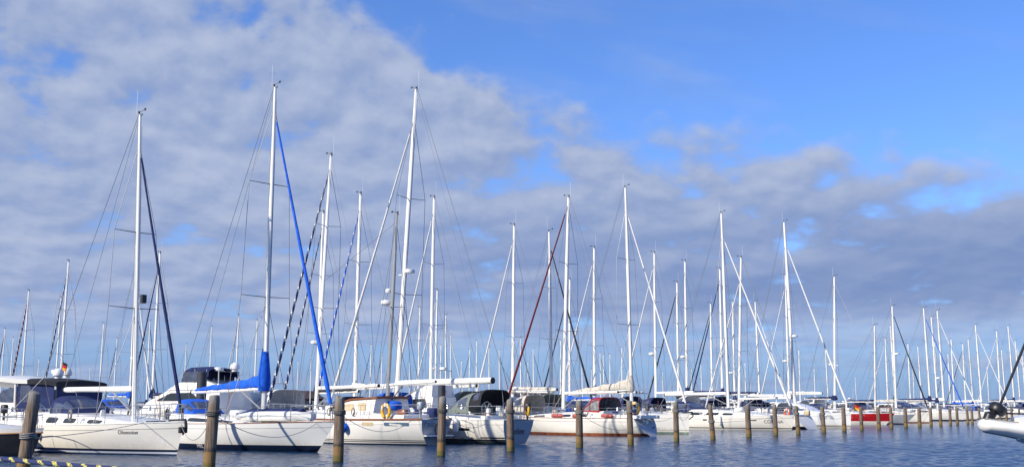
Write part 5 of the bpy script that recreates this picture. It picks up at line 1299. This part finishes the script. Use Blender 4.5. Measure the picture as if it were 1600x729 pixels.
b.tube([k0, k0 + ax * .012, lerp(k0, k1, .3), lerp(k0, k1, .7), k1 - ax * .012, k1], [.03, .078, .085, .082, .07, .02], 14); b.build('furling_drum', 'black', rS)
b = MB(); b.tube([k1, lerp(k1, loc(nr(1600, 540)), 1.0), lerp(k1, loc(nr(1600, 540)), 9.0)], .0135, 8); b.build('forestay', 'cblack', rS)
MB().tube([loc(nr(1560, 645)), loc(nr(1600, 648)) + Vector((-.6, 0, 0))], .008, 6).build('furling_line', 'black', rS)
b = MB(); b.tube([loc(nr(1588, 664)), loc(nr(1594, 660)), loc(nr(1603, 650))], [.012, .02, .02], 8); b.build('bow_roller_arm', 'steel', rS)
b = MB(); b.tube([loc(nr(1587, 678)), loc(nr(1592, 683)), loc(nr(1600, 686)), loc(nr(1606, 684))], [.012, .04, .035, .02], 8); b.build('anchor', 'steel', rS)
b = MB(); b.loft([[Vector((x, y, z)) for x, z in ((loc(nr(1586, 652)).x, loc(nr(1586, 652)).z), (loc(nr(1604, 648)).x, loc(nr(1604, 646)).z), (loc(nr(1604, 686)).x, loc(nr(1604, 688)).z), (loc(nr(1590, 682)).x, loc(nr(1590, 682)).z))] for y in (.09, -.09)])
b.build('stem_head', 'gel', rS)
# ------------------------------------------------------------------ things hung, lashed and laid on the boats
def horseshoe(B, x, y, z, label, r=.27, rz=0.0, m='yellow'):
    b = MB(); pts = [(r * 1.0 * math.cos(a), 0, r * 1.15 * math.sin(a)) for a in [R_(-62) + R_(304) * i / 22 for i in range(23)]]
    b.tube(pts, [.05] + [.078] * 21 + [.05], 10, ry=[.05] + [.065] * 21 + [.05])
    o = b.build('horseshoe_lifebuoy', m, None, ang=60); o.location = B.w(x, y, z); o.rotation_euler = (0, 0, B.rz + rz)
    for a in (.35, .5, .65):
        i = int(a * 22); p = Vector(pts[i]); q = MB(); q.box(p.x - .05, p.x + .05, -.075, .075, p.z - .085, p.z + .085, ch=.01); q.build('strap', 'cwhite', o)
    return tag(o, label, 'lifebuoy')
x, y, z = at_near(B3, h3, 604, 642); horseshoe(B3, x, y, z, 'yellow horseshoe lifebuoy on the ketch rail, open end down', r=.26)
x, y, z = at_near(B5, h5, 992, 638); horseshoe(B5, x, y, z, 'yellow horseshoe lifebuoy on the pushpit of the red sprayhood cruiser', r=.30)
o = horseshoe(B4, .10, -.95, 1.55, 'small yellow horseshoe lifebuoy seen edge-on at the lettered grey-shaded transom', r=.22, rz=R_(-36))
o = horseshoe(B4, 7.0, 1.6, 1.85, 'small yellow lifebuoy behind the ketch stern, left of the timber post', r=.2, rz=R_(-40))
x, y, z = at_near(B7, h7, 1237, 644)
o = horseshoe(B7, x - .3, y, z, 'orange-red lifebuoy at the bow rail of the capital-lettered sloop', r=.22, m='orange')

def fender(B, x, y, z, r, L, m, label, cat='fender', lie=None):
    b = MB(); b.lathe([(.02, -L / 2 - .06), (.03, -L / 2), (r * .8, -L / 2 + r * .5), (r, -L / 2 + r), (r, L / 2 - r), (r * .8, L / 2 - r * .5), (.03, L / 2), (.02, L / 2 + .06)], (0, 0, 0), 16)
    o = b.build('fender', m, None, ang=60); o.location = B.w(x, y, z)
    if lie is not None: o.rotation_euler = (0, math.pi / 2, B.rz + lie)
    else: MB().tube([(0, 0, L / 2 + .05), (0, 0, L / 2 + .5)], .01, 5).build('line', 'rope', o)
    return tag(o, label, cat)
x, y, z = at_near(B4, h4, 714.5, 664); fender(B4, x, y + B4.near * .12, z, .15, .72, 'fwhite', 'fat white fender hanging on the side of the lettered white yacht')
x, y, z = at_near(B3, h3, 541, 667); fender(B3, x, y + B3.near * .12, z, .19, .42, 'cblue', 'blue ball fender hanging by the ketch quarter behind the timber post')
x, y, z = at_near(B1, h1, 62, 676); fender(B1, x, y + B1.near * .1, z, .16, .36, 'rubber', 'black ball fender beside the nearest timber post')
x, y, z = at_near(B7, h7, 1126, 656); fender(B7, x, y + B7.near * .1, z, .11, .8, 'fwhite', 'slim white fender on the side of the capital-lettered sloop')
for px, lb in ((868, 'faded red fender lying on the cream cruiser deck nearest its bow'), (897, 'faded red fender lying on the cream cruiser deck, middle one of three'), (946, 'faded red fender lying on the cream cruiser deck below the red sprayhood')):
    x, y, z = at_near(B5, h5, px, 645); fender(B5, x, y * .90, h5.deck_z(x) + .17, .13, .95 if px != 897 else .6, 'fred', lb, lie=0.0)

# the dinghy lashed upside down on the foredeck of the blue-cover sloop
xa, xb = B2.cp(484, 652).x, B2.cp(390, 645).x; zd = h2.deck_z(lerp(xa, xb, .5)) + .20
rD = thing('inflatable_dinghy', 'white inflatable dinghy lashed on the foredeck under a navy cover', 'dinghy', B2.w(lerp(xa, xb, .5), 0, zd - .1), B2.rz)
L2 = abs(xa - xb) / 2
b = MB(); pts = [Vector((-L2, .58, .16)), Vector((-L2 * .5, .62, .18)), Vector((0, .64, .2)), Vector((L2 * .5, .58, .2)), Vector((L2 * .82, .36, .2)), Vector((L2 * .95, 0, .2))]
pts = pts + [Vector((p.x, -p.y, p.z)) for p in pts[-2::-1]]
b.tube(pts, [.08] + [.19] * (len(pts) - 2) + [.08], 12); b.build('tube', 'fwhite', rD, ang=60)
b = MB(); b.loft([[(x, y * w, z) for y, z in ((.5, .28), (.3, .42), (0, .50), (-.3, .42), (-.5, .28))] for x, w in ((-L2 * .9, .8), (-L2 * .3, 1), (L2 * .4, .9), (L2 * .8, .4))]); b.build('cover', 'cnavy', rD)
b = MB()
for s in (1, -1): b.tube([(p.x, p.y * 1.31 if False else p.y + s * .185 * (1 if p.y * s > 0 else 0), p.z) for p in pts if p.y * s > .1], .022, 6)
b.build('rubbing_strip', 'greypaint_shade', rD)

# flags
def flag(loc, rz, label, cols, w=.62, h=.4, staff=1.3, horizontal=True, droop=.35, name='flag'):
    root = thing(name, label, 'flag', loc, rz)
    MB().tube([(0, 0, 0), (-.12, 0, staff)], .014, 6).build('flagstaff', 'teak', root)
    for k, c in enumerate(cols):
        g = []
        for i in range(13):
            u = i / 12; r = []
            for j in range(4):
                v = (k + j / 3) / len(cols)
                r.append((-.12 - u * w * (1 - droop * .4), .09 * math.sin(u * 7 + v * 1.5) * u ** .5, staff - .02 - v * h - droop * u * u * w * .6))
            g.append(r)
        b = MB(); b.sheet(g, th=.004); b.build('stripe', c, root, ang=60)
    return root
M['fblack'] = mat('flag_black', (0.01, 0.01, 0.01), 0.8); M['fredc'] = mat('flag_red', (0.55, 0.01, 0.012), 0.8); M['fgold'] = mat('flag_gold', (0.80, 0.42, 0.01), 0.8)
GER = ['fblack', 'fredc', 'fgold']
p = BH.cp(95, 588); flag(BH.loc + BH.dir * p.x + Vector((0, 0, p.z - .3)), math.pi * .80, 'German flag flying over the hardtop motor yacht', GER, w=.55, h=.42, staff=1.05, droop=.7)
p = at_y(1334, 649, 97); flag((p.x, p.y, p.z - .3), math.pi * .78, 'German flag flying between the plumb bow and the red hull', GER, w=.85, h=.62, staff=1.45, droop=.8)
p = B2.cp(356, 632); flag(B2.w(p.x, 0, p.z - .3), math.pi * .9, 'small red and gold flag hanging by the blue sprayhood', ['fredc', 'fredc', 'fgold'], w=.2, h=.5, staff=1.3, droop=.1)

# ------------------------------------------------------------------ mooring lines
def wrap(mb, k, z):
    px, p, zt, lean, r = posts[k]; c = Vector((p.x + lean[0] * z, p.y + lean[1] * z, z)); pts = []
    for i in range(45): a = 2 * math.pi * i / 15; pts.append(c + Vector(((r * 1.02 + .03) * math.cos(a), (r * 1.02 + .03) * math.sin(a), .045 * i / 15 + .02 * math.sin(a))))
    mb.tube(pts, .016, 6); return c
def line(k, B, x, y, z, sag, label, zp=None, r=.0095):
    mb = MB(); zp = zp if zp else posts[k][2] - .52; c = wrap(mb, k, zp); e = B.w(x, y, z); d = (e - c).normalized()
    mb.tube(arc(c + Vector((d.x, d.y, 0)) * (posts[k][4] + .03), e, sag, 20), r, 6); o = mb.build('mooring_line', 'rope', None, ang=60)
    return tag(o, label, 'mooring line')
line(1, B1, 11.4, .2, 1.18, .65, 'mooring line sagging from the script-lettered bow to the post by the blue cover')
line(0, B1, 10.6, -.75, 1.14, .06, 'mooring line from the script-lettered bow left to the nearest timber post', zp=.95)
line(2, B2, 12.9, .1, 1.15, .10, 'short mooring line from the blue-cover sloop bow to the post on its right')
line(1, B2, 12.5, -.3, 1.1, .55, 'mooring line sagging across the blue-cover sloop hull to the post in front of it')
line(2, B3, -.1, 1.3, 1.2, .55, 'mooring line sagging along the white ketch side to the post at its left')
line(3, B3, -.2, -.9, 1.2, .25, 'mooring line from the ketch stern to the post under the long white boom')
line(3, B4, .3, 1.4, 1.15, .45, 'mooring line from the lettered yacht quarter to the post under the long boom')
line(4, B4, -.15, -.9, 1.15, .25, 'mooring line from the lettered grey-shaded transom to the post below the maroon forestay')
line(4, B5, 11.3, -.6, 1.2, .45, 'mooring line from the cream cruiser bow to the post below the maroon forestay')
line(5, B5, -.5, 1.0, 1.1, .7, 'mooring line drooping along the cream cruiser side to the post amidships')
line(6, B5, -.8, -.8, 1.1, .3, 'mooring line from the cream cruiser stern to the post by its yellow lifebuoy')
line(7, B6, 12.3, .2, 1.3, .4, 'mooring line from the green-bottomed sloop bow to the post before it')
line(8, B7, 12.6, -.6, 1.1, .08, 'mooring line from the capital-lettered bow left to the leaning post', zp=.9)
line(11, B7, 13.2, .2, 1.1, .25, 'mooring line from the capital-lettered bow to the post on its right')
line(12, B9, 11.4, .2, 1.3, .4, 'mooring line from the plumb emblem bow to the post before it')

# the striped rope across the lower left corner, close to the viewer
def striped_rope():
    a, c = at_y(-60, 709.5, 3.6), at_y(300, 740, 3.2); K = 260; pts = arc(a, c, .004, K); mb = MB()
    n = 12; secs = []
    for i, p in enumerate(pts):
        t = (pts[min(i + 1, K)] - pts[max(i - 1, 0)]).normalized(); u = t.cross(Vector((0, 0, 1))).normalized(); w = t.cross(u)
        tw = i * .20
        secs.append([p + (u * math.cos(q) + w * math.sin(q)) * (.0072 * (1 + .10 * abs(math.sin(1.5 * (q - tw))))) for q in [2 * math.pi * j / n for j in range(n)]])
    mb.loft(secs, mf=lambda i, j: 1 if ((j / n * 16 - i * .95) % 16) < 4.8 and ((i * 5 + j * 3) % 7) > 0 else 0)
    o = mb.build('rope', ['cnavy_rope', 'yellow_rope'], None, ang=60)
    return tag(o, 'navy rope with yellow flecks crossing the lower left corner', 'rope')
M['cnavy_rope'] = mat('navy_rope_yarn', (0.03, 0.04, 0.13), 0.9, var=.3, scale=200); M['yellow_rope'] = mat('yellow_rope_yarn', (0.62, 0.55, 0.13), 0.9, var=.3, scale=200)
striped_rope()
